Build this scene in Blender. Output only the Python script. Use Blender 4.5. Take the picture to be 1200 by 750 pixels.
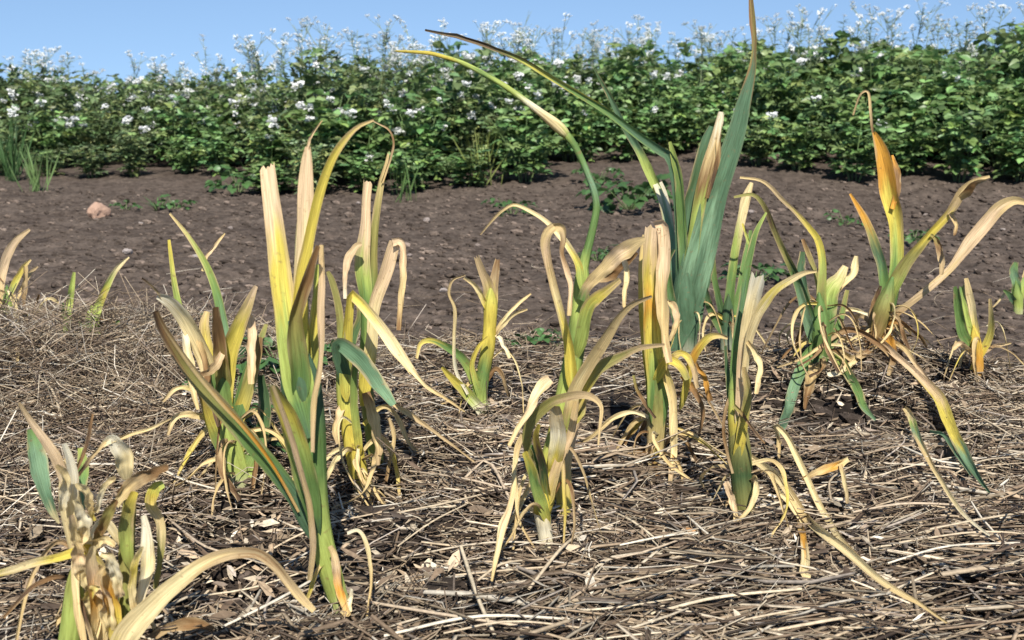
import bpy, math, random
import numpy as np
from mathutils import Vector, noise as mnoise

for o in list(bpy.data.objects): bpy.data.objects.remove(o)
SC = bpy.context.scene
COL = SC.collection
R = math.radians

# ------------------------------------------------------------------ camera
CAM_H = 0.60
F = 1287.0                                   # focal length in photograph pixels (1200 wide)
PITCH = math.atan((375 - 110) / F)
cd = bpy.data.cameras.new('camera'); cam = bpy.data.objects.new('camera', cd); COL.objects.link(cam)
cam.location = (0, 0, CAM_H); cam.rotation_euler = (R(90) - PITCH, 0, 0)
cd.sensor_width = 36; cd.lens = 36 * F / 1200; cd.clip_start = 0.05; cd.clip_end = 3000
cd.dof.use_dof = True; cd.dof.focus_distance = 1.7; cd.dof.aperture_fstop = 11
SC.camera = cam
SC.render.resolution_x, SC.render.resolution_y = 1024, 640

# ------------------------------------------------------------------ sky and sun
SUN_EL, SUN_AZ = R(50), R(176)               # azimuth clockwise from +Y: behind the camera, to its left
w = bpy.data.worlds.new('World'); SC.world = w; w.use_nodes = True
nt = w.node_tree; bg = nt.nodes['Background']
sky = nt.nodes.new('ShaderNodeTexSky'); sky.sky_type = 'NISHITA'; sky.sun_disc = False
sky.sun_elevation = SUN_EL; sky.sun_rotation = SUN_AZ
sky.air_density = 1.0; sky.dust_density = 0.0; sky.ozone_density = 3.2; sky.altitude = 0
tcw = nt.nodes.new('ShaderNodeTexCoord'); mpw = nt.nodes.new('ShaderNodeMapping')      # clear deep-blue air: no bright haze band low down
mpw.inputs['Scale'].default_value = (1, 1, .75); mpw.inputs['Location'].default_value = (0, 0, .18)
nt.links.new(tcw.outputs['Generated'], mpw.inputs[0]); nt.links.new(mpw.outputs[0], sky.inputs[0])
nt.links.new(sky.outputs[0], bg.inputs[0]); bg.inputs[1].default_value = 0.088
sl = bpy.data.lights.new('sun', 'SUN'); sl.energy = 5.0; sl.angle = R(0.53); sl.color = (1.0, 0.955, 0.88)
sun = bpy.data.objects.new('sun', sl); COL.objects.link(sun)
sd = Vector((math.sin(SUN_AZ) * math.cos(SUN_EL), math.cos(SUN_AZ) * math.cos(SUN_EL), math.sin(SUN_EL)))
sun.rotation_euler = sd.to_track_quat('Z', 'Y').to_euler(); sun.location = sd * 20
SC.view_settings.view_transform = 'Standard'; SC.view_settings.look = 'None'
SC.view_settings.gamma = 1; SC.view_settings.use_curve_mapping = False
SC.view_settings.exposure = 0.8

# ------------------------------------------------------------------ helpers
rng = np.random.default_rng(11)
random.seed(5)
cp, sp = math.cos(PITCH), math.sin(PITCH)
def ray(px, py):
    x, y = (px - 600) / F, -(py - 375) / F
    return np.array((x, cp + y * sp, -sp + y * cp))      # its forward component is 1
def at(px, py, Y):
    d = ray(px, py); t = Y / d[1]
    return np.array((d[0] * t, Y, CAM_H + d[2] * t)), t

def vn(x, y, seed=0):                        # smooth value noise, 0..1, vectorised
    x = np.asarray(x, float); y = np.asarray(y, float)
    xi = np.floor(x).astype(np.int64); yi = np.floor(y).astype(np.int64)
    fx = x - xi; fy = y - yi
    fx = fx * fx * (3 - 2 * fx); fy = fy * fy * (3 - 2 * fy)
    def h(a, b):
        n = (a * 374761393 + b * 668265263 + seed * 974634777) & 0xffffffff
        n = ((n ^ (n >> 13)) * 1274126177) & 0xffffffff
        return ((n ^ (n >> 16)) & 0xffff) / 65535.0
    a = h(xi, yi) * (1 - fx) + h(xi + 1, yi) * fx
    b = h(xi, yi + 1) * (1 - fx) + h(xi + 1, yi + 1) * fx
    return a * (1 - fy) + b * fy
def fbm(x, y, seed, octs=3):
    s = 0; a = 1; t = 0
    for k in range(octs):
        s = s + a * vn(x * 2 ** k, y * 2 ** k, seed + k); t += a; a *= .5
    return s / t
def sstep(a, b, x):
    t = np.clip((np.asarray(x, float) - a) / (b - a), 0, 1); return t * t * (3 - 2 * t)

EDGE_X = np.array([-1.6, -.9, -.5, 0, .4, .8, 1.1, 1.7])
EDGE_Y = np.array([2.85, 2.75, 2.55, 2.6, 2.65, 2.5, 2.3, 2.3])
def bed(x, y):                               # 1 on the mulched bed, 0 on the bare soil
    e = np.interp(x, EDGE_X, EDGE_Y) + .25 * (fbm(np.asarray(x) * 4, np.asarray(y) * 4, 3) - .5)
    return 1 - sstep(-.16, .12, y - e)
def rise(x, y):
    k = sstep(-.55, .45, np.asarray(x) / np.maximum(np.asarray(y), 1.0) * 1.6)
    return (.02 + .055 * k) * np.clip(np.asarray(y, float) - 5.5, 0, 7) * sstep(5.5, 7.5, y)
HOLLOWS = []
for hx, hy, hr in ((725, 520, .085), (895, 470, .10), (985, 500, .11), (290, 610, .085), (200, 640, .06), (440, 600, .05), (820, 560, .08), (545, 505, .045),
                   (250, 700, .06), (1110, 470, .05), (690, 600, .06), (300, 470, .09), (60, 690, .06), (480, 690, .035), (1120, 730, .05), (400, 480, .05), (950, 640, .035)):
    hr *= 1.3; d_ = ray(hx, hy); t_ = -CAM_H / d_[2]; HOLLOWS.append((d_[0] * t_, d_[1] * t_, hr))
def hollow(x, y):
    k = 0
    for hx, hy, hr in HOLLOWS: k = np.maximum(k, np.exp(-(((x - hx) / hr) ** 2 + ((y - hy) / (hr * 1.25)) ** 2) ** 1.5))
    return k
def gz(x, y):                                # large relief: bed mounds, soil undulation, rise of the field
    x = np.asarray(x, float); y = np.asarray(y, float)
    b = bed(x, y)
    z = b * (.025 + .05 * (fbm(x * 3.2, y * 3.2, 21) - .5))
    z = z - b * .038 * hollow(x, y)
    z = z + b * .085 * np.exp(-((x + 1.0) / .34) ** 2 - ((y - 2.2) / .36) ** 2) + b * .03 * np.exp(-((x - .75) / .2) ** 2 - ((y - 2.2) / .2) ** 2)
    z = z + (1 - b) * (.05 * (fbm(x * .8, y * .8, 9) - .5) - .02)
    return z + rise(x, y)
def soil_detail(x, y):
    d = np.zeros_like(x)
    r1 = np.abs(fbm(x * 5, y * 5, 41) - .5) * 2
    d += .028 * r1
    c = fbm(x * 16, y * 16, 51, 3); d += .03 * np.clip(c - .45, 0, 1) * (.5 + fbm(x * 2, y * 2, 77))
    d += .016 * fbm(x * 45, y * 45, 61, 2)
    return d - .015
_T = np.geomspace(.8, 14, 900)
def hit(px, py, lift=0.0):
    d = ray(px, py)
    f = CAM_H + d[2] * _T - gz(d[0] * _T, d[1] * _T) - lift
    k = int(np.argmax(f < 0)) or len(_T) - 1
    t = _T[k - 1] + (_T[k] - _T[k - 1]) * f[k - 1] / max(f[k - 1] - f[k], 1e-9) if f[k] < 0 else _T[k]
    p = d * t
    return np.array((p[0], p[1], CAM_H + p[2]))

def link(name, me, mat, parent=None):
    o = bpy.data.objects.new(name, me); COL.objects.link(o)
    if mat and not me.materials: me.materials.append(mat)
    if parent: o.parent = parent
    return o
def tag(o, label=None, cat=None, group=None, kind=None):
    if label: o['label'] = label
    if cat: o['category'] = cat
    if group: o['group'] = group
    if kind: o['kind'] = kind
    return o
def empty(name, loc, rz=0, s=1):
    o = bpy.data.objects.new(name, None); COL.objects.link(o)
    o.location = loc; o.rotation_euler = (0, 0, rz); o.scale = (s, s, s); o.empty_display_size = .05
    return o
def copy_tree(o, parent=None):
    c = o.copy(); COL.objects.link(c); c.parent = parent
    for ch in o.children: copy_tree(ch, c)
    return c
def mesh_np(name, V, Q, cols=None, uvs=None, smooth=True):
    """V (n,3), Q (m,k) faces of k corners, cols (n,3) per vertex, uvs (n,2) per vertex"""
    me = bpy.data.meshes.new(name)
    V = np.asarray(V, np.float32); Q = np.asarray(Q, np.int32); k = Q.shape[1]
    me.vertices.add(len(V)); me.vertices.foreach_set('co', V.ravel())
    me.loops.add(Q.size); me.loops.foreach_set('vertex_index', Q.ravel())
    me.polygons.add(len(Q)); me.polygons.foreach_set('loop_start', np.arange(0, Q.size, k, dtype=np.int32))
    me.polygons.foreach_set('use_smooth', np.full(len(Q), smooth))
    if cols is not None:
        a = me.color_attributes.new('Col', 'FLOAT_COLOR', 'POINT')
        a.data.foreach_set('color', np.c_[cols, np.ones(len(cols))].astype(np.float32).ravel())
    if uvs is not None:
        u = me.uv_layers.new(name='UVMap')
        u.data.foreach_set('uv', np.asarray(uvs, np.float32)[Q.ravel()].ravel())
    me.update(calc_edges=True); me.validate()
    return me

# ------------------------------------------------------------------ materials
def newmat(name):
    m = bpy.data.materials.new(name); m.use_nodes = True
    n = m.node_tree.nodes; b = n['Principled BSDF']
    return m, n, m.node_tree.links, b
def mixrgb(n, l, kind, fac, a, b):
    x = n.new('ShaderNodeMix'); x.data_type = 'RGBA'; x.blend_type = kind
    for s, v in ((0, fac), (6, a), (7, b)):
        if hasattr(v, 'is_output'): l.new(v, x.inputs[s])
        else: x.inputs[s].default_value = v
    return x.outputs[2]
def ramp(n, l, src, *stops):
    r = n.new('ShaderNodeValToRGB'); l.new(src, r.inputs[0])
    e = r.color_ramp.elements
    while len(e) < len(stops): e.new(.5)
    for k, (p, c) in enumerate(stops): e[k].position = p; e[k].color = (*c, 1) if len(c) == 3 else c
    return r.outputs[0]
def noise_tex(n, l, vec, scale, detail=4, rough=.6):
    t = n.new('ShaderNodeTexNoise'); t.inputs['Scale'].default_value = scale
    t.inputs['Detail'].default_value = detail; t.inputs['Roughness'].default_value = rough
    if vec: l.new(vec, t.inputs['Vector'])
    return t.outputs[0]
def translucent(m, n, l, b, col, amount):
    t = n.new('ShaderNodeBsdfTranslucent'); l.new(col, t.inputs[0])
    mx = n.new('ShaderNodeMixShader'); mx.inputs[0].default_value = amount
    l.new(b.outputs[0], mx.inputs[1]); l.new(t.outputs[0], mx.inputs[2])
    l.new(mx.outputs[0], n['Material Output'].inputs[0])

def blade_material():
    m, n, l, b = newmat('garlic_blade')
    at_ = n.new('ShaderNodeAttribute'); at_.attribute_name = 'Col'
    uv = n.new('ShaderNodeUVMap')
    mp = n.new('ShaderNodeMapping'); l.new(uv.outputs[0], mp.inputs[0]); mp.inputs['Scale'].default_value = (18, 2.2, 1)
    st = noise_tex(n, l, mp.outputs[0], 1.0, 5, .65)
    c1 = mixrgb(n, l, 'MULTIPLY', 1.0, at_.outputs[0], ramp(n, l, st, (.32, (.62, .59, .52)), (.6, (1.15, 1.15, 1.12))))
    tc = n.new('ShaderNodeTexCoord')
    sp_ = noise_tex(n, l, tc.outputs['Object'], 110, 4, .6)
    c2 = mixrgb(n, l, 'MIX', ramp(n, l, sp_, (.62, (0, 0, 0)), (.72, (.55, .55, .55))), c1, (.22, .13, .06, 1))
    l.new(c2, b.inputs['Base Color']); b.inputs['Roughness'].default_value = .62
    b.inputs['Specular IOR Level'].default_value = .22
    mp2 = n.new('ShaderNodeMapping'); l.new(uv.outputs[0], mp2.inputs[0]); mp2.inputs['Scale'].default_value = (26, 1.2, 1)
    fine = noise_tex(n, l, mp2.outputs[0], 1.0, 3, .6)
    bp = n.new('ShaderNodeBump'); bp.inputs['Strength'].default_value = .5; bp.inputs['Distance'].default_value = .002
    l.new(fine, bp.inputs['Height']); l.new(bp.outputs[0], b.inputs['Normal'])
    translucent(m, n, l, b, c2, .3)
    return m
def col_material(name, rough, var=.35, scale=60, trans=0, spec=.3):
    m, n, l, b = newmat(name)
    at_ = n.new('ShaderNodeAttribute'); at_.attribute_name = 'Col'
    tc = n.new('ShaderNodeTexCoord')
    t = noise_tex(n, l, tc.outputs['Object'], scale, 4, .6)
    c = mixrgb(n, l, 'MULTIPLY', 1.0, at_.outputs[0], ramp(n, l, t, (.25, (1 - var,) * 3), (.75, (1 + var * .4,) * 3)))
    l.new(c, b.inputs['Base Color']); b.inputs['Roughness'].default_value = rough
    b.inputs['Specular IOR Level'].default_value = spec
    if trans: translucent(m, n, l, b, c, trans)
    return m
def soil_material():
    m, n, l, b = newmat('tilled_soil')
    g = n.new('ShaderNodeNewGeometry')
    a = noise_tex(n, l, g.outputs[0], 3.2, 6, .65); f = noise_tex(n, l, g.outputs[0], 70, 5, .7)
    c = ramp(n, l, a, (.3, (.068, .053, .043)), (.55, (.100, .079, .064)), (.8, (.135, .108, .088)))
    c = mixrgb(n, l, 'MULTIPLY', 1.0, c, ramp(n, l, f, (.3, (.55, .54, .52)), (.7, (1.25, 1.22, 1.2))))
    v = n.new('ShaderNodeTexVoronoi'); v.inputs['Scale'].default_value = 42; l.new(g.outputs[0], v.inputs['Vector'])
    c = mixrgb(n, l, 'MIX', ramp(n, l, v.outputs[0], (.06, (.7,) * 3), (.12, (0,) * 3)), c, (.2, .165, .135, 1))
    md = noise_tex(n, l, g.outputs[0], 19, 4, .6)
    c = mixrgb(n, l, 'MULTIPLY', 1.0, c, ramp(n, l, md, (.36, (.6, .58, .57)), (.5, (1, 1, 1)), (.66, (1.3, 1.28, 1.27))))
    at_ = n.new('ShaderNodeAttribute'); at_.attribute_name = 'Col'
    c = mixrgb(n, l, 'MULTIPLY', 1.0, c, at_.outputs[0])
    l.new(c, b.inputs['Base Color']); b.inputs['Roughness'].default_value = .95; b.inputs['Specular IOR Level'].default_value = .1
    bp = n.new('ShaderNodeBump'); bp.inputs['Strength'].default_value = .7; bp.inputs['Distance'].default_value = .012
    l.new(f, bp.inputs['Height']); l.new(bp.outputs[0], b.inputs['Normal'])
    return m
M_BLADE = blade_material()
M_STRAW = col_material('dry_straw', .62, .45, 150, .08, .25)
M_CROP = col_material('crop_leaf', .42, .3, 25, .25, .35)
M_STEM = col_material('crop_stem', .6, .3, 40)
M_PETAL = col_material('white_petal', .6, .1, 50, .3)
M_SOIL = soil_material()
def rock_material():
    m, n, l, b = newmat('field_stone')
    at_ = n.new('ShaderNodeAttribute'); at_.attribute_name = 'Col'; tc = n.new('ShaderNodeTexCoord')
    t = noise_tex(n, l, tc.outputs['Object'], 45, 6, .7)
    c = mixrgb(n, l, 'MULTIPLY', 1.0, at_.outputs[0], ramp(n, l, t, (.3, (.6, .58, .56)), (.7, (1.15, 1.15, 1.15))))
    l.new(c, b.inputs['Base Color']); b.inputs['Roughness'].default_value = .9
    bp = n.new('ShaderNodeBump'); bp.inputs['Strength'].default_value = .6; bp.inputs['Distance'].default_value = .01
    l.new(t, bp.inputs['Height']); l.new(bp.outputs[0], b.inputs['Normal'])
    return m
M_ROCK = rock_material()

# ------------------------------------------------------------------ ground: one sheet to the horizon
def axis_pts(a, b, step_fn, out):
    v = [a]
    while v[-1] < b: v.append(v[-1] + step_fn(v[-1]))
    far = v[-1]; st = step_fn(far)
    while v[-1] < out: st *= 1.45; v.append(v[-1] + st)
    return v
ys = axis_pts(.4, 8.5, lambda y: .012 * max(1, y / 2.2), 1500)
xp = axis_pts(0, 3.9, lambda x: .018, 1500)
xs = [-v for v in xp[:0:-1]] + xp
ys = [-1500, -300, -60, -12, -3, -.5, .1] + ys
X, Y = np.meshgrid(np.array(xs), np.array(ys))
near = (1 - sstep(7.5, 9, Y)) * (1 - sstep(3.6, 4.4, np.abs(X))) * sstep(.1, .5, Y)
bb = bed(X, Y)
Z = gz(X, Y) + near * soil_detail(X, Y) * (1 - .45 * bb)
nx, ny = len(xs), len(ys)
idx = np.arange(nx * ny).reshape(ny, nx)
Q = np.stack([idx[:-1, :-1], idx[:-1, 1:], idx[1:, 1:], idx[1:, :-1]], -1).reshape(-1, 4)
moist = .9 - .45 * bb - .15 * bb * hollow(X, Y)                        # the soil under the mulch is moist and darker
gr = link('ground', mesh_np('ground', np.c_[X.ravel(), Y.ravel(), Z.ravel()], Q, np.repeat(moist.ravel()[:, None], 3, 1)), M_SOIL)
tag(gr, 'dark brown crumbly tilled soil running to the field', kind='structure')

# ------------------------------------------------------------------ ribbon and tube geometry for the garlic
PAL = dict(t=(.60, .45, .22), c=(.72, .59, .32), p=(.68, .50, .31), y=(.60, .49, .09), l=(.36, .43, .11),
           g=(.13, .22, .065), e=(.085, .155, .085), b=(.22, .125, .055), o=(.60, .30, .045), w=(.72, .66, .50),
           v=(.27, .25, .08), d=(.055, .10, .04), k=(.08, .05, .032), q=(.42, .31, .17), s=(.18, .29, .17), x=(.55, .53, .47))
def spline(P, n):
    """Catmull-Rom through the rows of P, n samples evenly in arc length of the first three columns"""
    P = np.asarray(P, float)
    if len(P) == 2: P = np.vstack([P[0], (P[0] + P[1]) / 2, P[1]])
    E = np.vstack([2 * P[0] - P[1], P, 2 * P[-1] - P[-2]])
    out = []
    for i in range(1, len(E) - 2):
        for t in np.linspace(0, 1, 14, endpoint=False):
            a, b, c, d = E[i - 1], E[i], E[i + 1], E[i + 2]
            out.append(.5 * (2 * b + (c - a) * t + (2 * a - 5 * b + 4 * c - d) * t * t + (3 * b - a - 3 * c + d) * t ** 3))
    out.append(P[-1]); out = np.array(out)
    L = np.r_[0, np.cumsum(np.linalg.norm(np.diff(out[:, :3], axis=0), axis=1))]
    s = np.linspace(0, L[-1], n)
    return np.stack([np.interp(s, L, out[:, k]) for k in range(out.shape[1])], 1), L[-1]
def parse(s): return [tuple(float(v) for v in q.split(',')) for q in s.split(';')]
def colour_ramp(code, v):
    st = np.array([PAL[c] for c in code])
    if len(st) == 1: return np.repeat(st, v.size, 0).reshape(*v.shape, 3)
    p = np.linspace(0, 1, len(st))
    return np.stack([np.interp(v, p, st[:, k]) for k in range(3)], -1)
def norm(a): return a / np.maximum(np.linalg.norm(a, axis=-1, keepdims=True), 1e-9)

def ribbon(pts, base, cols, fold=.45, crinkle=.16, roll=0., twist=0., seed=0, ragged=.0, edge=.75):
    """pts rows (x,y,z,halfwidth); returns a curved, creased blade mesh"""
    n = max(16, min(46, len(pts) * 9)); A, L = spline(pts, n)
    C = A[:, :3]; W = np.maximum(A[:, 3] * .92, .0007)
    T = norm(np.gradient(C, axis=0))
    v = np.linspace(0, 1, n)
    rs = np.random.default_rng(seed)
    view = norm(np.array([0, 0, CAM_H]) - C)                 # blades mostly show their face; roll and twist turn them
    S = norm(np.cross(T, view)); Nn = norm(np.cross(S, T))
    wob = (vn(v * 4, v * 0 + seed, 7) - .5)
    a = roll + twist * v + wob * (.5 + 1.6 * crinkle)
    S2 = S * np.cos(a)[:, None] + Nn * np.sin(a)[:, None]; N2 = norm(np.cross(S2, T))
    k = 9; u = np.linspace(-1, 1, k)
    V = np.zeros((n, k, 3)); fo = fold * (.75 + .6 * (vn(v * 5, v * 0 + seed, 3) - .3))
    for j, uu in enumerate(u):
        wv = 1 + crinkle * .7 * (vn(v * 11 + j * .3, v * 0 + seed + 3 * (uu > 0), 5) - .5) * abs(uu)
        lat = W * uu * wv * np.cos(fo * .8 * abs(uu))
        off = W * (fo * (abs(uu) ** 1.4) - .15 * fo) + W * crinkle * 1.1 * (vn(v * 9, uu * 1.6 + seed, 13) - .5)
        V[:, j] = C + S2 * lat[:, None] + N2 * off[:, None]
    if ragged:                                              # torn end
        for j in range(k): V[-1, j] += T[-1] * W[-1] * ragged * (rs.random() - .3) * 2
    uu, vv = np.meshgrid(u, v)
    jag = vv + .16 * (vn(uu * 3.5 + seed, vv * 3, 17) - .5) + .07 * np.abs(uu) * (vv > .15)
    Cc = colour_ramp(cols, np.clip(jag, 0, 1))
    Cc *= (.88 + .3 * vn(uu * 2.5 + 9, vv * 6 + seed, 23))[..., None]
    em = sstep(.7, 1.0, np.abs(uu) + .5 * (vn(vv * 12, uu * 0 + seed + 50 * (uu > 0), 29) - .6)) * sstep(.15, .6, vv) * edge
    Cc = Cc * (1 - em[..., None]) + np.array(PAL['q']) * 1.2 * em[..., None]
    mid = (np.abs(uu) < .15)[..., None]; Cc = np.where(mid, Cc * 1.06, Cc)
    idx = np.arange(n * k).reshape(n, k)
    Q = np.stack([idx[:-1, :-1], idx[:-1, 1:], idx[1:, 1:], idx[1:, :-1]], -1).reshape(-1, 4)
    uvs = np.c_[(uu * .5 + .5).ravel() * 1.0 + seed * 3.7, vv.ravel() * L * 9]
    return mesh_np('blade', V.reshape(-1, 3) - base, Q, Cc.reshape(-1, 3), uvs)
def tube(pts, base, cols, k=12, seed=0, ridges=.06, flat=.9):
    n = max(10, min(40, len(pts) * 8)); A, L = spline(pts, n)
    C = A[:, :3]; W = np.maximum(A[:, 3], .0006); T = norm(np.gradient(C, axis=0))
    S = norm(np.cross(T, np.array([0, 1., .02]))); B = norm(np.cross(S, T))
    th = np.linspace(0, 2 * np.pi, k, endpoint=False); v = np.linspace(0, 1, n)
    V = np.zeros((n, k, 3))
    for j, t in enumerate(th):
        r = W * (1 + ridges * 2 * (vn(v * 3 + j, v * 0 + seed + j, 31) - .5))
        V[:, j] = C + S * (r * math.cos(t))[:, None] + B * (r * flat * math.sin(t))[:, None]
    vv = np.repeat(v[:, None], k, 1); jj = np.repeat(th[None, :], n, 0)
    Cc = colour_ramp(cols, np.clip(vv + .14 * (vn(jj * 1.2, vv * 4 + seed, 8) - .5), 0, 1)) * (.85 + .3 * vn(jj * 2, vv * 7 + seed, 4))[..., None]
    idx = np.arange(n * k).reshape(n, k); nxt = np.roll(idx, -1, 1)
    Q = np.stack([idx[:-1], nxt[:-1], nxt[1:], idx[1:]], -1).reshape(-1, 4)
    V = V.reshape(-1, 3); Cc = Cc.reshape(-1, 3)
    V = np.vstack([V, C[0], C[-1]]); Cc = np.vstack([Cc, Cc[0], Cc[-1]]); a, b = len(V) - 2, len(V) - 1
    caps = [(idx[0, j], a, a, nxt[0, j]) for j in range(k)] + [(idx[-1, j], nxt[-1, j], b, b) for j in range(k)]
    me_q = Q; uvs = np.c_[np.r_[(jj / (2 * np.pi)).ravel(), 0, 0] + seed, np.r_[vv.ravel() * L * 9, 0, L * 9]]
    # caps as thin quads split into triangles would need mixed faces: fan with doubled centre is avoided by using tris only
    tri = np.vstack([Q[:, [0, 1, 2]], Q[:, [0, 2, 3]], np.array([(c[0], c[1], c[3]) for c in caps[:k]]), np.array([(c[0], c[1], c[2]) for c in caps[k:]])])
    return mesh_np('tube', V - base, tri, Cc, uvs)

SEED = [100]
LYING = []
class Plant:
    """a plant rooted where the ray of its foot meets the ground; blades are laid out as polylines with their own depth"""
    def __init__(self, foot, label, name='garlic_plant', cat='garlic plant', group='garlic plants on the mulched bed'):
        self.b = hit(*foot); self.Y = self.b[1]
        self.e = empty(name, self.b.tolist()); tag(self.e, label, cat, group)
    def _pts(self, s, d, mode, d0=0.0):
        P = parse(s); out = []; n = len(P)
        Ye = hit(P[-1][0], P[-1][1], .022)[1] if mode == 'g' else None
        L = np.r_[0, np.cumsum([math.dist(P[i][:2], P[i + 1][:2]) for i in range(n - 1)])]; L /= L[-1]
        for k, (x, y, w_) in enumerate(P):
            if mode == 'lie': p = hit(x, y, .032); Yk = p[1]
            elif mode == 'g': Yk = self.Y + (Ye - self.Y) * L[k] ** 1.2
            else: Yk = self.Y + d0 + d * L[k] ** 1.3
            if mode != 'stem': Yk = min(Yk, hit(x, y, .022)[1])
            q, t = at(x, y, Yk); out.append((*q, .5 * w_ * t / F))
        return out
    def stem(self, s, cols, d=0, name='stem', d0=0, sink=True, **k):
        SEED[0] += 1; P = self._pts(s, d, 'stem', d0)
        e0, e1 = np.array(P[-2][:3]), np.array(P[-1][:3]); P.append((*(e1 + (e1 - e0) / max(1e-6, np.linalg.norm(e1 - e0)) * P[-1][3] * 3.0), P[-1][3] * .12))
        if sink: P = [(P[0][0], P[0][1], min(P[0][2], float(gz(P[0][0], P[0][1]))) - .025, P[0][3])] + P
        return link(name, tube(P, self.b, cols, seed=SEED[0], **k), M_BLADE, self.e)
    def leaf(self, s, cols, d=0, mode='', name='leaf', d0=0, label=None, **k):
        SEED[0] += 1
        pt_ = self._pts(s, d, mode, d0)
        if name == 'leaf' and pt_[0][3] > .004:
            a0, a1 = np.array(pt_[0][:3]), np.array(pt_[1][:3]); u0 = (a0 - a1) / max(1e-6, np.linalg.norm(a0 - a1))
            q0 = a0 + u0 * pt_[0][3] * 3.2
            if q0[2] > gz(q0[0], q0[1]) + .005: pt_ = [(*(q0 + np.array((0, .004, 0))), pt_[0][3] * .25)] + pt_
        if mode in ('lie', 'g'): LYING.append(spline(pt_, 40)[0])
        elif d <= -.1: LYING.append(spline(pt_, 30)[0])
        o = link(name, ribbon(pt_, self.b, cols, seed=SEED[0], **k), M_BLADE, self.e)
        if label: o['label'] = label
        return o
    def dry(self, s, cols, d=0, mode='', d0=0, crinkle=.45, fold=.7, label=None, **k):
        return self.leaf(s, cols, d, mode, 'withered_leaf', d0, label, crinkle=crinkle, fold=fold, **k)

def skirt(self, n, reach=.10, hmax=.13, cols=('qttq', 'tcct', 'pttq', 'bqtq', 'ctyt', 'ytcq', 'bbqk', 'wctt'), up=0):
    """withered blades hanging round the foot of a plant, arching out and down to the straw"""
    r = random.Random(int(self.b[0] * 1e4) + 7 + up)
    for i in range(n):
        a = r.uniform(0, 6.283); R_ = reach * r.uniform(.35, 1.1); h = hmax * r.uniform(.15, 1.0); pk = h + r.uniform(.0, .035)
        hw = r.uniform(.0018, .0055) * (1.5 if up else 1); cx, cy, cz = self.b; sw = r.uniform(-.9, .9); P = []
        for t in (0, .25, .5, .75, 1.0):
            aa = a + sw * t * t; rr = .006 + R_ * (t ** .85); x_, y_ = cx + rr * math.cos(aa), cy + rr * math.sin(aa)
            g_ = float(gz(x_, y_)); zz_ = cz + h + (pk - h) * math.sin(min(1, t * 2) * 1.571) - (pk - .012) * max(0, t - .3) ** 1.3 / .63
            P.append((x_, y_, max(zz_, g_ + .018), hw * (1.1 - .8 * abs(t - .4))))
        SEED[0] += 1
        link('withered_leaf', ribbon(P, self.b, r.choice(cols), seed=SEED[0], crinkle=.6, fold=.8, roll=r.uniform(-.9, .9), twist=r.uniform(-1.5, 1.5)), M_BLADE, self.e)
Plant.skirt = skirt
PLANTS = []
_init = Plant.__init__
def _reg(self, *a, **k): _init(self, *a, **k); PLANTS.append(self)
Plant.__init__ = _reg
# ------------------------------------------------------------------ the garlic plants
# A: stout plant with the pair of tall straight pale blades
p = Plant((404, 724), 'tall garlic plant with square-ended straw-yellow blades and a thick green stem leaning over')
p.stem('404,724,24;396,700,25;387,670,27;377,630,26;370,585,28;363,540,38;358,490,44;350,440,44', 'wllggee', flat=.6)
p.leaf('350,452,40;340,405,33;331,340,28;323,270,26;318,230,23;314,198,21', 'egllyypp', d=.05, d0=-.012, fold=.35, ragged=.5, label='square-ended blade fading from green to straw')
p.leaf('352,440,30;352,350,20;357,290,22;358,230,22;360,190,15;361,172,7', 'glycpp', d=.02, d0=.01)
p.dry('361,175,5;364,160,4;372,148,3;378,141,2', 'pt', d=.0, d0=.03)
p.leaf('350,430,28;354,330,18;362,285,15;374,230,14;386,195,12;399,171,10;418,150,6;438,141,3', 'glyyyyt', d=-.04, d0=.0, fold=.6)
p.leaf('350,440,30;345,380,24;352,350,20;362,322,15;373,288,7', 'egvbb', d=-.03, d0=-.014, fold=.8)
p.dry('378,287,7;377,330,9;376,370,10;374,430,8;369,470,9;367,530,6', 'tpptp', d=.0, d0=-.025)
p.leaf('349,445,26;353,380,20;352,320,18;352,262,10', 'eesd', d=.05, d0=.03)
p.leaf('362,470,26;367,400,18;371,360,14;372,310,7', 'egyl', d=.03, d0=.02)
p.leaf('358,612,22;345,585,24;326,559,24;305,533,24;283,507,23;261,480,22;235,450,20;210,418,17;190,385,13;182,364,8', 'eeeggvvbk', d=-.10, d0=-.006, fold=.5, label='long green blade with a tan stripe leaning far out')
p.dry('350,600,4;320,545,5;290,505,6;255,466,7;225,430,7;195,388,6;184,366,5', 'toottb', d=-.115, d0=-.016, crinkle=.2)
p.leaf('368,610,18;360,570,30;350,530,32;338,492,30;326,468,24;319,452,14', 'egglyv', d=-.06, d0=-.014, fold=.7)
p.dry('362,680,7;367,640,9;364,600,9;354,560,9;341,515,9;330,480,8;320,452,6', 'tptppt', d=-.09, d0=-.02)
p.dry('386,640,9;392,655,11;398,690,12;408,722,9', 'tpot', d=.0, d0=-.022)
p.dry('404,722,14;410,705,10;412,690,5', 'cw', d=.0, d0=-.02)

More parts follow.
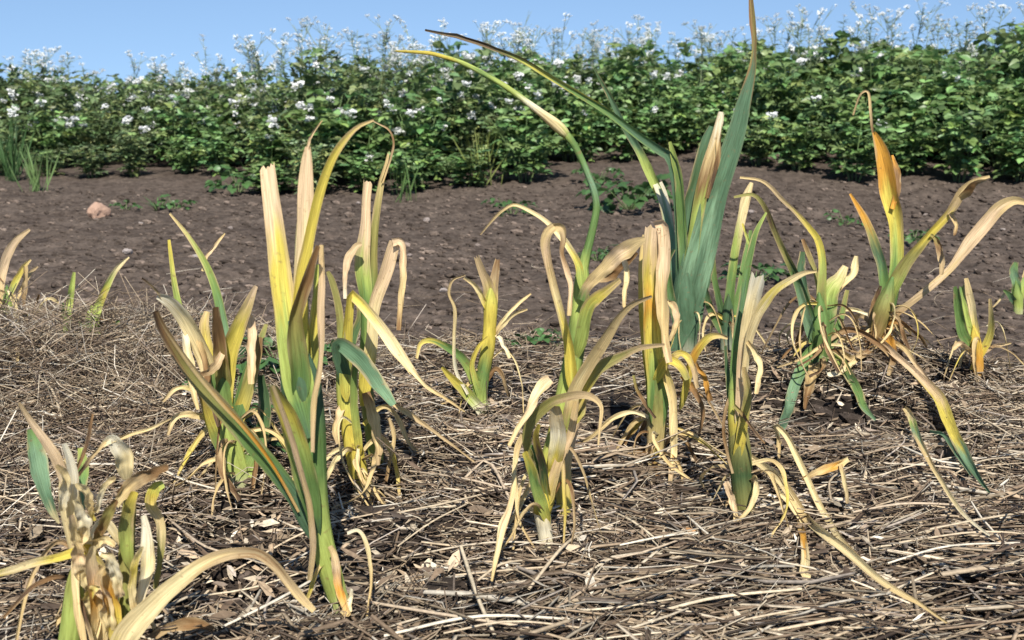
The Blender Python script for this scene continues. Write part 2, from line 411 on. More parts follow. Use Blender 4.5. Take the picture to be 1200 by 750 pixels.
# B: bushy half-yellowed plant behind A's leaning blade
p = Plant((281, 572), 'bushy garlic plant with yellow and brown collapsed blades beside a leaning green blade')
p.stem('282,573,24;278,555,30;268,515,30;262,480,28;258,440,26', 'wllgv')
p.leaf('258,460,26;238,410,24;222,380,24;205,358,20;192,349,15;184,347,8', 'lycccw', d=-.06, roll=.4)
p.leaf('268,430,16;257,355,12;243,313,10;222,278,7;199,250,3', 'gsglt', d=.04)
p.leaf('215,380,9;205,337,8;201,308,6;198,281,4', 'gly', d=.02)
p.dry('238,318,5;243,300,5;253,287,5;263,273,3', 'tpt', d=.05, d0=.03)
p.leaf('262,470,26;266,425,24;276,390,22;290,358,14;300,335,6', 'lyyyp', d=-.03)
p.leaf('262,450,20;259,420,19;255,390,16;252,360,9', 'lvbb', d=-.05, d0=-.01)
p.dry('287,368,8;293,375,13;294,410,14;296,450,10', 'pppt', d=-.05)
p.leaf('262,455,22;247,420,18;240,385,14;243,365,8', 'glyt', d=.02)
p.leaf('275,500,20;290,455,18;300,420,16;305,395,7', 'gyvb', d=.02)
p.leaf('270,545,18;250,500,18;240,470,14;235,455,8', 'lgyb', d=-.04)
p.leaf('285,560,18;303,520,20;310,480,17;306,440,10', 'lgdd', d=.03)
p.leaf('280,480,18;290,440,15;303,405,10;312,380,5', 'dggv', d=.06)
p.dry('250,490,9;225,486,10;205,490,8;196,510,5', 'ytcq', d=-.05)
p.dry('262,470,9;235,460,9;210,455,8;190,470,5', 'tycq', d=-.07)
p.dry('215,390,9;222,420,11;225,450,10;232,480,6', 'wcct', d=-.06, d0=-.03)
p.dry('232,395,7;240,420,9;246,455,8;256,500,5', 'tbbk', d=-.05, d0=-.02)
p.dry('262,410,7;255,425,12;244,436,10;232,440,5', 'pqb', d=-.05, d0=-.02)
p.dry('205,365,6;190,350,5;178,336,4;166,326,3', 'wqk', d=-.05, d0=-.04)

# C: the plant with crumpled grey-tan tops right of A
p = Plant((424, 582), 'garlic plant with a torn upright top and a yellow blade drooping to one side')
p.stem('426,583,20;420,553,22;411,505,22;404,462,20;404,420,18', 'wyylv')
p.stem('442,545,17;438,515,18;432,480,16;428,440,14', 'ylvg', d0=.05)
p.leaf('428,445,20;428,385,20;428,350,20;424,310,22;428,265,14;429,235,12;431,214,12', 'ylgglpp', d=.02, d0=.03, fold=.7, ragged=.6)
p.leaf('428,440,18;436,350,14;438,300,14;441,257,12;447,214,8;452,194,5;455,180,3', 'glgvvt', d=.03, d0=.04, fold=.8)
p.dry('447,214,5;456,190,4;461,168,3;455,152,3;438,142,2', 'tqbq', d=.02, d0=.06)
p.leaf('428,450,18;436,400,16;439,359,16;452,321,18;459,296,16;463,283,14', 'yyccpp', d=-.02, d0=.01)
p.dry('460,284,12;469,283,12;473,295,10;471,330,10;470,360,9;468,387,7', 'ppttb', d=-.04, d0=-.012)
p.leaf('404,440,16;410,352,12;418,350,14;441,376,16;462,406,16;484,438,11', 'lyyycc', d=-.10, d0=-.0)
p.dry('482,434,8;500,452,6;520,466,5;545,482,3', 'ctt', d=-.12, d0=-.10)
p.leaf('404,440,16;396,404,18;420,419,22;445,453,20;461,475,10', 'eeees', d=-.12, d0=-.02)
p.dry('460,472,7;480,485,8;500,500,6;530,522,4;556,541,3', 'tqqq', mode='g')
p.dry('405,350,6;405,328,8;409,304,11;417,290,10;424,286,6', 'wppq', d=.02, d0=.0)
p.leaf('404,450,14;398,370,10;390,332,9;384,318,5', 'ylvv', d=-.0, d0=-.02)
p.dry('428,460,12;434,480,16;440,505,16;444,545,9', 'bttq', d=-.04, d0=.0)
p.dry('412,470,10;400,480,12;392,500,9;396,520,5', 'qptq', d=-.05)
p.dry('455,490,5;462,510,6;458,535,5;452,565,4', 'qtb', d=-.02)
p.leaf('420,520,10;415,470,11;416,430,9', 'ylg', d=-.03, d0=-.02)
p.leaf('404,445,14;414,395,12;422,370,10;418,345,5', 'dgdv', d=.03, d0=.03)

# D: small forked plant
p = Plant((569, 486), 'small garlic plant with a forked pale top and a spreading green side blade')
p.stem('569,486,17;563,468,17;566,440,16;572,405,17;574,380,16;575,355,16', 'wlgyyl')
p.leaf('575,360,16;572,335,15;565,318,11;559,302,8', 'lyqq', d=-.01, ragged=.7)
p.leaf('576,360,14;578,335,13;581,318,10;583,305,7', 'lyqb', d=.01, ragged=.7)
p.leaf('565,470,15;553,437,14;540,418,12;522,406,10;505,399,8;493,403,6;488,420,4', 'lglggyt', d=-.06)
p.leaf('566,482,15;548,462,15;532,446,11;518,430,5', 'wlyy', d=-.05, d0=-.01)
p.dry('574,375,6;566,350,8;556,334,7;544,325,5', 'lyct', d=-.02)
p.dry('548,462,4;534,432,5;533,395,6;533,363,5;526,344,4;530,328,4;545,322,3', 'wwctq', d=-.03, d0=-.03)
p.leaf('562,462,8;553,430,7;560,408,6;572,395,4', 'glyy', d=-.02, d0=-.01)
p.dry('579,392,6;590,375,5;606,358,5;622,344,3', 'tct', d=.02)
p.dry('579,395,5;600,370,5;618,362,3', 'qct', d=-.02)
p.dry('577,390,4;588,400,7;597,420,5', 'cwc', d=-.02)

# E: the central plant with the long curving flower stalk
p = Plant((642, 648), 'garlic plant with a slender flower stalk arching high and its pointed pale bud')
p.stem('643,649,19;638,622,17;635,600,18', 'cwc', name='stem')
p.stem('635,602,20;639,580,24;645,545,26;655,505,25;664,460,24;672,422,23;679,370,21;682,330,18;683,310,12', 'yylyllgllg', d=.02, sink=False)
sc = p.stem('683,318,12;689,291,10;696,262,9;699,242,8.5;696,224,8;690,207,8;682,188,8;673,170,8;664,158,9', 'lgggsggl', d=.03, d0=.02, sink=False, name='flower_stalk', ridges=.02)
p.stem('665,160,9;658,152,13;648,143,12.5;634,132,9;610,114,7;587,98,6.5;562,84,6;540,73,5.5;518,66,5;500,62,4.5;466,60,2.5', 'lccwllgllyyyy', d=.05, d0=.05, sink=False, name='bud', ridges=.02)
p.leaf('670,440,18;667,407,15;659,376,13;652,351,13;645,325,13;641,306,13;639,285,14;643,272,14;650,266,12', 'lyyyctpt', d=-.03, d0=-.012, fold=.7)
p.dry('648,266,11;658,267,12;661,280,9;659,296,7;665,318,8;669,335,8;667,370,6', 'tqbppt', d=-.03, d0=-.035)
p.leaf('681,330,10;678,310,10;668,291,9;656,276,9;640,260,7;622,248,6;603,240,5;590,246,4;580,255,4;563,275,2', 'llycccttq', d=.06, d0=-.01)
p.dry('682,352,14;689,336,16;704,321,20;718,307,24;732,295,23;744,287,18;756,281,10', 'gqttptt', d=-.05, d0=-.01, fold=.5)
p.dry('700,326,10;716,322,16;730,312,14;745,296,8', 'qbbb', d=-.03, d0=.01)
p.leaf('680,400,18;689,362,17;700,349,16;711,341,13;727,328,8', 'lllyt', d=-.04, d0=-.008)
p.dry('731,305,8;735,320,9;733,340,8;731,360,5', 'wcct', d=-.04, d0=-.03)
p.leaf('668,480,18;672,459,18;689,429,17;702,409,16;714,390,14;727,370,10;742,356,8;764,347,4', 'ltcttttq', d=-.08, d0=-.015)
p.leaf('672,478,16;682,459,16;697,436,18;710,426,16;727,418,12;749,408,8;779,404,4', 'vqyvvqq', d=-.05, d0=-.004)
p.leaf('628,560,10;618,520,12;620,500,14;628,487,15;637,478,15;648,470,13;661,466,12;676,463,11;690,464,10;701,471,7;705,480,5;703,500,4;701,522,3', 'lvvvvvqqtq', d=-.10, d0=-.01)
p.dry('646,446,18;638,452,19;628,466,14;612,494,10;596,522,6', 'pcpct', d=-.08, d0=-.04)
p.dry('613,510,9;606,527,9;603,550,7;602,572,8;596,598,9;588,620,12;583,645,9;576,681,4', 'qtctpcct', mode='g')
p.dry('606,560,5;605,590,5;609,612,4;626,642,3', 'tctq', mode='g')
p.stem('661,587,18;660,565,19;662,540,16;672,502,12;680,470,9', 'wytpt', d0=.10)
p.leaf('638,600,14;628,570,15;622,548,13;614,530,9', 'ylgy', d=-.03, d0=-.012)
p.leaf('638,590,16;634,560,14;630,535,12;622,522,6', 'yldg', d=-.03, d0=-.006)
p.leaf('650,540,20;655,510,22;652,490,20;650,476,12', 'yywt', d=-.03, d0=-.016, label='torn cream sheath at the neck of the plant')
p.leaf('644,580,14;655,540,12;668,510,11;676,470,8', 'ytpt', d=-.02, d0=-.01)
p.dry('670,500,14;678,480,20;684,465,14;690,450,8', 'yvtq', d=.03)
p.leaf('640,575,12;636,545,11;628,515,9;632,497,5', 'ydky', d=-.05, d0=-.012)

# F: the broad yellow folded plant
p = Plant((772, 548), 'garlic plant with one broad yellow and tan blade folded over at the top')
p.stem('770,549,20;769,520,22;770,490,24;770,455,24;768,425,20', 'ttvgg')
p.leaf('770,470,30;769,440,30;767,412,29;764,368,27;762,330,25;763,300,24;764,280,23;765,266,21', 'dgglyyoytp', d=-.02, d0=-.012, fold=.5, ragged=.3)
p.dry('768,266,18;776,264,16;778,285,16;777,320,18;776,360,17;778,395,14;784,425,10', 'ppptttp', d=-.03, d0=-.03, crinkle=.3)
p.leaf('764,480,12;756,400,11;752,350,9;752,300,7;754,275,4', 'gyyyt', d=.02, d0=.0)
p.dry('775,420,10;783,445,13;789,475,12;788,505,13;788,540,11;786,570,6', 'ytccpt', d=-.05, d0=-.02)
p.leaf('772,440,12;782,422,12;797,430,12;806,445,8', 'lyyv', d=-.05, d0=-.02)
p.leaf('800,470,8;808,436,11;815,415,12;829,397,11;842,393,8;853,396,5', 'vyyoyt', d=-.05, d0=-.02)
p.dry('800,440,8;815,460,9;824,480,7;820,508,5', 'obbb', d=-.04, d0=-.02)
p.dry('742,440,4;748,460,5;758,476,5;768,490,4', 'vbk', d=-.03)
p.dry('785,420,9;800,415,10;812,430,9;818,455,6', 'tyqq', d=-.06, d0=-.03)
p.dry('760,520,9;762,535,10;762,550,6', 'ptc', d=-.0, d0=-.03)
p.dry('786,400,6;792,380,9;790,360,10;783,352,5', 'qtpt', d=.02, d0=-.01)
p.dry('832,470,7;826,445,8;812,420,7', 'bob', d=.02)

# G: tall blue-green plant
p = Plant((806, 425), 'tallest garlic plant with broad blue-green upright blades and one long arching blade')
p.stem('806,425,22;804,400,26;804,370,30;803,340,30', 'weee')
p.leaf('802,375,30;808,355,34;813,328,37;820,300,37;828,270,35;836,240,33;846,210,30;856,180,27;865,150,23;872,120,19;878,98,14;882,80,10;884,60,6;884,45,7;882,25,9;880,-2,6', 'eeeeesseeeeeeebvb', d=.08, d0=-.02, fold=.35, edge=.1)
p.leaf('800,350,20;798,284,14;795,230,14;787,188,13;771,175,12;753,163,11;731,146,10;710,130,10;688,116,9;667,103,9;640,87,8;617,73,8;598,64,7;580,57,6;565,51,7;550,47,6;537,42,7;523,40,5;498,35,3', 'eeeeeeeeeegggylkkqk', d=-.10, d0=.01, fold=.6, edge=.2)
p.leaf('800,370,18;788,320,15;786,295,14;783,262,14;777,233,14;770,215,13', 'esessw', d=.05, d0=.02)
p.leaf('777,236,10;762,203,13;750,178,11;737,157,9;727,139,8;718,120,7;706,98,5;696,80,2', 'wlllededd', d=.05, d0=.07)
p.leaf('800,340,15;800,284,13;796,212,12;791,190,10;785,166,4', 'eeggl', d=-.02, d0=.0)
p.leaf('806,340,22;812,284,20;818,244,20;828,200,18;836,170,13;843,140,9;845,131,7', 'eesllbtw', d=.02, d0=.0, fold=.8)
p.leaf('803,330,20;806,250,17;814,215,16;826,170,14;834,148,8', 'eeede', d=.04, d0=.012, fold=.6)
p.dry('828,232,5;838,200,7;843,165,8;846,134,7', 'bkbtw', d=.02, d0=.0)
p.leaf('796,385,12;786,345,11;782,310,8;790,292,4', 'gegd', d=-.03, d0=-.01)
p.leaf('815,385,10;826,340,9;836,300,7;833,280,4', 'geed', d=.02, d0=.02)

# H: slim plant with the cream forked blade
p = Plant((872, 616), 'slim garlic plant with a dark lower sheath and cream blades forking above')
p.stem('873,617,22;872,590,25;869,555,26;867,528,26;865,505,22', 'dvdvb')
p.stem('866,528,20;864,495,22;861,470,16;860,450,11', 'lylg', sink=False)
p.leaf('862,470,14;860,430,11;864,390,10;870,354,10;875,320,10;879,300,9;886,272,7;898,249,3', 'lgggeggl', d=.03)
p.dry('880,298,5;876,280,5;870,262,3', 'gly', d=.01, d0=.025)
p.leaf('866,490,12;867,468,12;870,422,14;875,390,17;880,365,19;885,345,21;890,328,23', 'lpppccw', d=-.03, d0=-.01, ragged=.6)
p.leaf('872,440,8;877,400,11;886,372,13;897,354,13;908,341,11;922,331,10;942,320,7;957,318,3', 'wccccyct', d=-.06, d0=-.02)
p.dry('876,400,7;885,412,8;890,430,9;887,462,6', 'tcct', d=-.06, d0=-.03)
p.dry('860,475,6;870,485,5;884,505,4;896,520,3', 'vbkb', d=-.04, d0=-.015)
p.leaf('866,525,14;872,490,13;876,460,11;872,430,6', 'yyvt', d=-.02, d0=-.012)
p.dry('861,458,4;852,472,5;848,500,5;852,530,5;858,555,4', 'qbq', d=-.02)
p.dry('850,565,8;858,585,10;862,612,8', 'ppt', d=-.0, d0=-.03)
p.leaf('862,500,10;856,470,8;852,430,6;850,405,4', 'egdd', d=.03)

# I: loose thin-bladed plant behind
p = Plant((852, 420), 'thin-bladed dark green garlic plant standing close behind the tall blue-green one')
p.stem('852,422,16;852,395,16;853,365,14', 'wed')
p.leaf('853,380,13;857,332,12;864,280,12;872,240,13;877,225,10;881,214,5', 'egglcc', d=.03)
p.leaf('850,385,10;840,340,8;836,316,8;834,282,5', 'edgv', d=.02)
p.leaf('848,390,12;832,360,10;824,330,7', 'ege', d=-.04)
p.leaf('856,390,12;866,345,10;874,300,8;880,270,5', 'eggg', d=.05)
p.dry('870,390,5;880,360,6;885,340,4', 'qtq', d=.05)
p.leaf('856,395,12;875,365,9;890,352,5', 'deg', d=.04)

# J: plant with two hooked arching blades
p = Plant((962, 428), 'garlic plant with two dark hooked arching blades and a drooping blue-green one')
p.stem('962,430,22;962,400,24;961,375,22', 'vgg')
p.leaf('956,400,16;948,370,16;942,349,14;931,319,12;923,303,10;916,289,9;907,268,8;899,248,7;890,234,6;880,228,5;860,231,3', 'egsgedvvkvv', d=-.06)
p.leaf('963,400,16;962,349,13;964,308,10;959,282,9;951,270,8;942,259,7;930,246,6;916,233,6;903,219,5;890,211,4;867,208,3', 'eggvlyyqqt', d=.04)
p.leaf('966,390,20;970,350,26;976,335,22;983,327,17;991,312,8', 'edglc', d=.02)
p.leaf('952,385,14;944,350,14;939,320,12;940,295,7', 'eged', d=.05)
p.leaf('958,410,14;946,375,13;936,340,10;928,318,6', 'gssg', d=-.03)
p.leaf('966,420,12;960,405,14;949,415,17;941,430,17;931,455,16;924,478,14;916,505,10;912,525,5', 'ggsseest', d=-.14)
p.leaf('966,418,14;976,415,15;988,428,14;998,444,13;1006,460,12;1012,476,10;1026,492,4', 'lgldggs', d=-.12)
p.dry('955,420,14;952,440,18;946,462,12;944,480,5', 'qtbb', d=-.08)
p.leaf('963,370,8;958,330,7;950,305,7;941,280,5', 'bvvb', d=.06, d0=.03)
p.dry('970,440,7;985,436,9;1000,425,8;1010,410,4', 'wctq', d=.03)
p.dry('966,392,6;975,352,7;990,330,10;1000,318,12;1004,300,5', 'qqtcc', d=.05, d0=.0)
p.leaf('955,425,12;975,400,12;985,372,9;993,340,5', 'edgv', d=.04)

# K: plant with the upright orange-tipped blade
p = Plant((1026, 412), 'garlic plant with an upright orange-tipped blade and long tan blades reaching sideways')
p.stem('1012,424,16;1020,405,18;1030,380,20;1037,356,22', 'bbvg', d0=-.02)
p.leaf('1040,368,18;1048,330,16;1051,300,17;1050,267,19;1047,245,23;1043,226,24;1039,203,22;1034,180,18;1029,166,12;1024,155,5', 'bggglyyooo', d=.04, d0=.02, fold=.55, label='upright blade turning from green to bright orange')
p.dry('1046,245,6;1051,222,10;1050,200,9;1045,182,4', 'obbo', d=.06, d0=.03)
p.dry('1024,158,4;1022,147,4;1020,128,4;1017,108,4;1008,112,3;1000,135,3', 'bqtqt', d=.03, d0=.06, crinkle=.2)
p.leaf('1038,365,14;1037,342,14;1034,312,13;1028,293,13;1021,275,12;1014,258,10;1008,247,8;996,227,3', 'dgggevoo', d=.03)
p.leaf('1034,372,20;1039,355,22;1050,330,20;1062,308,17;1078,289,14;1091,274,13;1104,260,13;1114,248,13;1122,236,14;1129,224,13;1143,213,9;1160,207,4', 'llgllvvyyqtt', d=-.08, fold=.7)
p.dry('1124,232,8;1132,226,12;1142,216,9;1156,210,4', 'tbbq', d=-.1, d0=-.08)
p.dry('1113,250,6;1120,262,6;1119,276,4', 'qtb', d=-.08, d0=-.05)
p.leaf('1018,400,10;1028,386,10;1048,369,10;1069,353,9;1092,335,9;1114,315,10;1128,297,14;1140,281,18;1157,261,19;1170,245,18;1182,237,14;1193,235,10;1210,240,6', 'bbbqqptpppptt', d=-.05, fold=.5)
p.dry('1090,275,5;1098,283,8;1103,300,10;1103,322,6', 'vbqq', d=-.05, d0=-.04)
p.dry('1024,400,8;1022,375,9;1027,350,8;1032,335,4', 'bqbk', d=-.0)
p.dry('1048,374,8;1040,390,13;1046,415,12;1042,440,6', 'qobq', d=-.08)
p.dry('1028,398,10;1037,404,10;1052,418,9;1069,433,9;1086,450,12;1099,465,17;1108,487,17;1116,506,16;1124,522,16;1134,540,15;1146,558,9;1160,577,4', 'qppptyyyysee', mode='lie', crinkle=.25, label='fallen blade lying on the straw, tan then yellow then blue-green')
p.dry('1040,398,7;1060,410,7;1082,438,6;1103,462,5', 'ttpq', mode='lie')
p.dry('1060,478,6;1066,485,9;1074,507,10;1082,525,9;1092,545,7;1103,563,7;1115,583,6;1129,602,6;1146,618,5;1160,628,3', 'tclsttccw', mode='lie', crinkle=.25)
p.dry('1020,412,9;1000,420,9;985,414,8;972,420,5', 'bqtq', d=-.08)
p.dry('1090,505,4;1105,510,6;1120,530,6;1138,556,4', 'ses', mode='lie')

# L: stub plant on the edge of the bed
p = Plant((1146, 448), 'short garlic plant stub with a bright green blade and a yellow one')
p.stem('1147,450,11;1146,425,13;1143,400,13', 'toy')
p.leaf('1138,405,13;1128,390,13;1124,365,12;1121,338,8', 'lggg', d=-.02, ragged=.7)
p.leaf('1143,405,13;1140,364,10;1136,345,9;1132,326,5', 'yyct', d=.01)
p.leaf('1140,400,9;1132,372,10;1128,350,8;1127,336,6', 'gllg', d=.02, ragged=.7)
p.leaf('1146,420,10;1158,398,10;1162,380,8;1160,350,4', 'yyvt', d=-.03)
p.dry('1140,415,8;1128,404,9;1116,408,6', 'tpt', d=-.06)
p.dry('1150,415,5;1168,405,6;1185,402,3', 'qpt', d=-.03)
# M: stub at the right border
p = Plant((1193, 372), 'little green garlic stub on bare soil beyond the stub with the yellow blade')
p.stem('1193,374,10;1193,355,11;1192,345,11', 'wlg')
p.leaf('1192,352,12;1191,335,12;1188,318,11;1190,308,7', 'ggsg', ragged=.5)
p.leaf('1194,352,9;1199,335,9;1204,318,5', 'glg', d=.03)
p.leaf('1190,355,8;1182,345,7;1176,340,3', 'geg', d=-.03)

# N: the big withered plant in the front corner
p = Plant((112, 772), 'large withered straw-coloured garlic plant with crumpled sheaths and a long arching cream blade')
p.stem('128,772,30;120,735,32;112,695,34;100,655,30;90,625,27;82,590,25;80,562,20', 'twoctcct')
p.stem('150,765,20;150,722,19;148,676,20;149,630,18;152,590,15', 'vlvvv', d0=.02)
p.stem('80,770,26;84,735,26;87,705,24;87,682,18', 'lllv', d0=-.03)
p.leaf('84,600,18;80,572,16;68,540,15;56,522,13;44,506,11;33,490,8;22,472,4', 'cpwpppq', d=-.03)
p.leaf('62,600,10;54,577,17;46,548,24;41,525,21;36,503,10', 'cessg', d=.02, d0=.03)
p.leaf('92,600,14;96,565,15;97,545,14;95,525,8', 'lsgl', d=.03, d0=.02)
p.leaf('98,660,20;88,620,17;84,590,15;86,562,14;82,540,12;75,520,7', 'tcccww', d=-.02, d0=-.02)
p.dry('84,562,4;92,545,5;102,520,6;108,485,4', 'kbkb', d=.02)
p.dry('86,562,6;98,548,6;112,530,6;124,518,5', 'bkqt', d=.01)
p.leaf('120,522,6;131,514,13;139,523,22;145,536,24;147,550,20;148,562,8', 'cwwccc', d=.02, d0=.02)
p.dry('120,520,5;150,510,6;175,503,5;200,490,3', 'ctcq', d=.04, d0=.02)
p.dry('136,592,11;148,575,17;160,564,20;178,555,18;197,547,8', 'ctqbb', d=-.02, d0=-.01)
p.dry('140,580,12;156,566,16;176,556,12;197,549,5', 'kbkb', d=.0, d0=.01)
p.dry('112,640,10;122,615,16;130,598,15;137,586,8', 'vbvb', d=-.02, d0=-.02)
p.leaf('150,650,16;147,620,19;151,595,16;158,576,10', 'vlvy', d=-.01, d0=-.01)
p.dry('192,567,10;182,573,16;178,590,17;185,605,13;188,622,12;187,650,10;182,690,7', 'lytcvvv', d=.0, d0=.02)
p.dry('168,604,8;172,625,14;173,645,19;172,665,20;168,690,14;160,722,8', 'wwcwc', d=-.02, d0=-.01, crinkle=.15, label='bleached papery white blade')
p.leaf('112,655,12;103,644,14;90,647,13;70,653,12;40,660,12;15,668,11;-15,676,9', 'cyyyccy', d=-.10, d0=-.02, fold=.5)
p.leaf('118,760,26;116,715,24;110,685,22;106,655,16;110,640,8', 'tcopc', d=-.03, d0=-.03, fold=.9)
p.leaf('140,760,20;132,715,20;124,685,17;116,662,9', 'cyoc', d=-.02, d0=-.028, fold=.8)
p.dry('100,660,10;94,640,13;86,620,14;83,604,8', 'wccp', d=-.03, d0=-.025)
p.dry('100,640,14;112,636,16;124,634,13;134,640,8', 'wcct', d=-.03, d0=-.02)
p.leaf('138,775,34;146,748,34;158,732,32;172,717,30;192,697,26;216,678,22;236,663,19;256,653,17;278,648,14;303,649,14;322,662,13;337,681,12;352,700,12;368,716,8', 'ycccccctqqbqqt', d=-.02, d0=-.05, fold=.35, label='long cream blade arching over and browning towards its tip')
for q_ in ('92,640,16;99,620,18;96,598,16;88,585,8', '104,690,20;98,665,22;92,648,18;88,636,8', '128,740,16;122,705,18;118,680,16;122,664,7',
           '142,700,12;136,672,15;128,655,14;118,650,7', '72,600,10;76,575,13;74,556,12;66,545,6', '108,612,9;104,590,13;98,575,13;90,566,7', '160,720,10;156,690,12;160,660,11;166,640,6',
           '112,600,8;118,580,9;128,566,9;136,560,5', '100,720,14;104,700,16;110,690,12;118,688,6'):
    p.dry(q_, random.choice(['cwct', 'tcyc', 'ccpt', 'ytcc', 'pcwc']), d=-.02, d0=-.035, crinkle=.7)
p.dry('84,680,5;65,676,6;45,684,7;25,700,6;4,724,4', 'kbkb', d=-.05, d0=-.02)
p.dry('90,690,5;98,712,6;104,735,6;112,765,5', 'bkt', d=-.03, d0=-.04)
p.dry('170,750,10;200,735,14;228,731,16;250,738,8', 'bqbb', d=.0, d0=.03)

# O: collapsed dry blades right of H
p = Plant((884, 545), 'collapsed dry tan garlic blades sprawling over the straw', name='withered_garlic')
p.dry('880,532,9;877,534,10;897,548,11;915,563,12;930,584,12;945,606,12;966,625,12;988,642,12;1010,661,11;1031,679,10;1055,695,9;1074,705,7;1110,730,4', 'tcccttccctt', mode='lie', crinkle=.2)
p.dry('912,545,4;913,520,5;908,498,6;915,502,8;925,515,9;937,542,10;947,565,10;958,589,10;972,613,9;988,636,9;1015,664,8;1043,687,5', 'qtcccccctt', mode='g', crinkle=.2)
p.dry('936,600,5;938,612,8;942,635,9;944,655,10;942,672,11;950,676,5', 'btoocc', mode='g')
p.dry('905,555,4;912,575,6;925,590,6;940,612,4', 'tcc', mode='lie')
p.dry('940,562,6;955,555,10;975,548,12;994,538,7', 'btoc', mode='lie')
p.dry('985,545,5;990,565,6;993,590,5', 'tcq', mode='lie')

# small plants at the back left
p = Plant((108, 392), 'small pale green garlic plant with one curved blade standing alone on the bed edge')
p.stem('108,393,11;109,384,12;111,372,10', 'lll')
p.leaf('110,385,11;114,362,11;121,344,10;128,329,9;135,317,8;143,308,6;151,301,3', 'lllylcc', d=.02)
p.leaf('108,388,9;98,384,8;92,378,4', 'lgg', d=-.05)
p.leaf('111,388,10;125,384,8;140,376,3', 'lgg', d=-.03)
p.leaf('106,388,8;103,372,7;108,358,3', 'lgl', d=.03)
p = Plant((78, 388), 'little upright bright green garlic blade beside the small curved plant')
p.stem('78,389,9;79,380,9', 'lg'); p.leaf('79,385,10;81,360,9;84,338,8;87,319,4', 'lgll', d=.01); p.leaf('78,386,7;74,370,6;74,355,3', 'lgg', d=.01)
p = Plant((12, 385), 'dried tan garlic clump with thin hooked yellow-green blades', group='garlic plants on the mulched bed')
p.stem('12,386,14;10,370,14;9,352,12', 'tlg')
p.leaf('9,362,11;11,348,9;21,324,8;28,312,7;36,304,3', 'gllyt', d=.02)
p.leaf('2,370,10;0,330,13;6,305,12;17,284,10;35,269,4', 'ttppq', d=.02)
p.dry('30,312,6;29,335,7;28,360,5', 'tqb', d=.0, d0=.01)
p.dry('16,345,5;20,380,6;21,415,5;20,430,3', 'tcwt', d=-.08)
p.leaf('14,370,6;22,345,5;34,322,5;44,312,3', 'qttq', d=.05)
p.dry('28,395,5;38,370,5;46,345,3', 'bkb', d=.0)
p.leaf('10,372,8;2,350,7;-6,330,4', 'lgl', d=.02)

for q_, n_ in zip(PLANTS, (2, 16, 10, 6, 9, 12, 8, 7, 8, 22, 24, 7, 2, 8, 0, 2, 1, 8)): q_.skirt(n_, reach=.13 if n_ > 9 else .09)
PLANTS[9].skirt(7, .14, .10, ('bqbk', 'qbbq', 'tqbb'), 5); PLANTS[10].skirt(10, .15, .10, ('bqbk', 'obbq', 'tqbb'), 5); PLANTS[5].skirt(5, .1, .14, ('bqbk', 'obbq', 'tybb'), 4); PLANTS[1].skirt(5, .1, .14, ('bqbk', 'obbq', 'tybb'), 4)
# ------------------------------------------------------------------ straw mulch
def tuck(cx, cy, cz, L, ang):                 # push stalks down where a fallen blade lies over them
    P = np.vstack(LYING); P = P[P[:, 2] - gz(P[:, 0], P[:, 1]) < .09]; drop = np.zeros(len(cx))
    for q in (-.45, -.22, 0, .22, .45):
        sx, sy = cx + q * L * np.cos(ang), cy + q * L * np.sin(ang)
        for k in range(0, len(sx), 4000):
            d2 = (sx[k:k + 4000, None] - P[None, :, 0]) ** 2 + (sy[k:k + 4000, None] - P[None, :, 1]) ** 2
            drop[k:k + 4000] = np.maximum(drop[k:k + 4000], (d2.min(1) < .014 ** 2))
    return np.where(drop > 0, np.minimum(cz, gz(cx, cy) + .004), cz)
def straw_batch(cx, cy, cz, L, W, ang, tilt, bend, cols, k=4):
    """many triangular-section stalks in one mesh; arrays of equal length"""
    N = len(cx); cz = tuck(cx, cy, cz, L, ang); tilt = np.where(cz < gz(cx, cy) + .0041, tilt * .2, tilt); s = np.linspace(-.5, .5, k)
    dx, dy = np.cos(ang), np.sin(ang)
    V = np.zeros((N, k, 3, 3))
    for i, q in enumerate(s):
        bx = (q * q - .08) * bend * L
        px = cx + q * L * dx - bx * dy; py = cy + q * L * dy + bx * dx
        pz = cz + q * L * np.sin(tilt) + .6 * (q * q - .08) * np.abs(bend) * L * np.cos(ang * 7)
        r = W * (1 - .35 * abs(q) * 2)
        for j in range(3):
            a = 2.094 * j + ang * 3
            V[:, i, j, 0] = px - dy * r * np.cos(a); V[:, i, j, 1] = py + dx * r * np.cos(a); V[:, i, j, 2] = pz + .7 * r * np.sin(a)
    base = np.arange(N * k * 3).reshape(N, k, 3)
    qs = []
    for i in range(k - 1):
        for j in range(3):
            j2 = (j + 1) % 3
            qs.append(np.stack([base[:, i, j], base[:, i, j2], base[:, i + 1, j2], base[:, i + 1, j]], -1))
    Cc = np.repeat(cols, k * 3, 0)
    return V.reshape(-1, 3), np.concatenate(qs), Cc
STRAW_COL = np.array([(.50, .39, .26), (.38, .28, .18), (.26, .185, .12), (.60, .50, .36), (.34, .265, .20), (.11, .075, .05), (.72, .64, .51), (.44, .37, .30)])
STRAW_P = np.array([.15, .12, .22, .12, .06, .22, .07, .04])
def straw_cols(n):
    c = STRAW_COL[rng.choice(len(STRAW_COL), n, p=STRAW_P)]
    return c * rng.uniform(.4, 1.05, (n, 1))
def bleach(x, y): return (.48 + 1.0 * fbm(x * 4.5, y * 4.5, 151, 2))[:, None]
def scatter(n):
    y = rng.uniform(.85, 3.0, n * 3); x = rng.uniform(-1, 1, n * 3) * (.22 + .56 * y)
    b = bed(x, y); patch = sstep(.30, .52, fbm(x * 5.5, y * 5.5, 91, 2))
    keep = rng.random(n * 3) < b * (.2 + .8 * patch) * (1 - .93 * hollow(x, y))
    return x[keep][:n], y[keep][:n]
parts = []
x, y = scatter(33000); n = len(x)                              # main layer
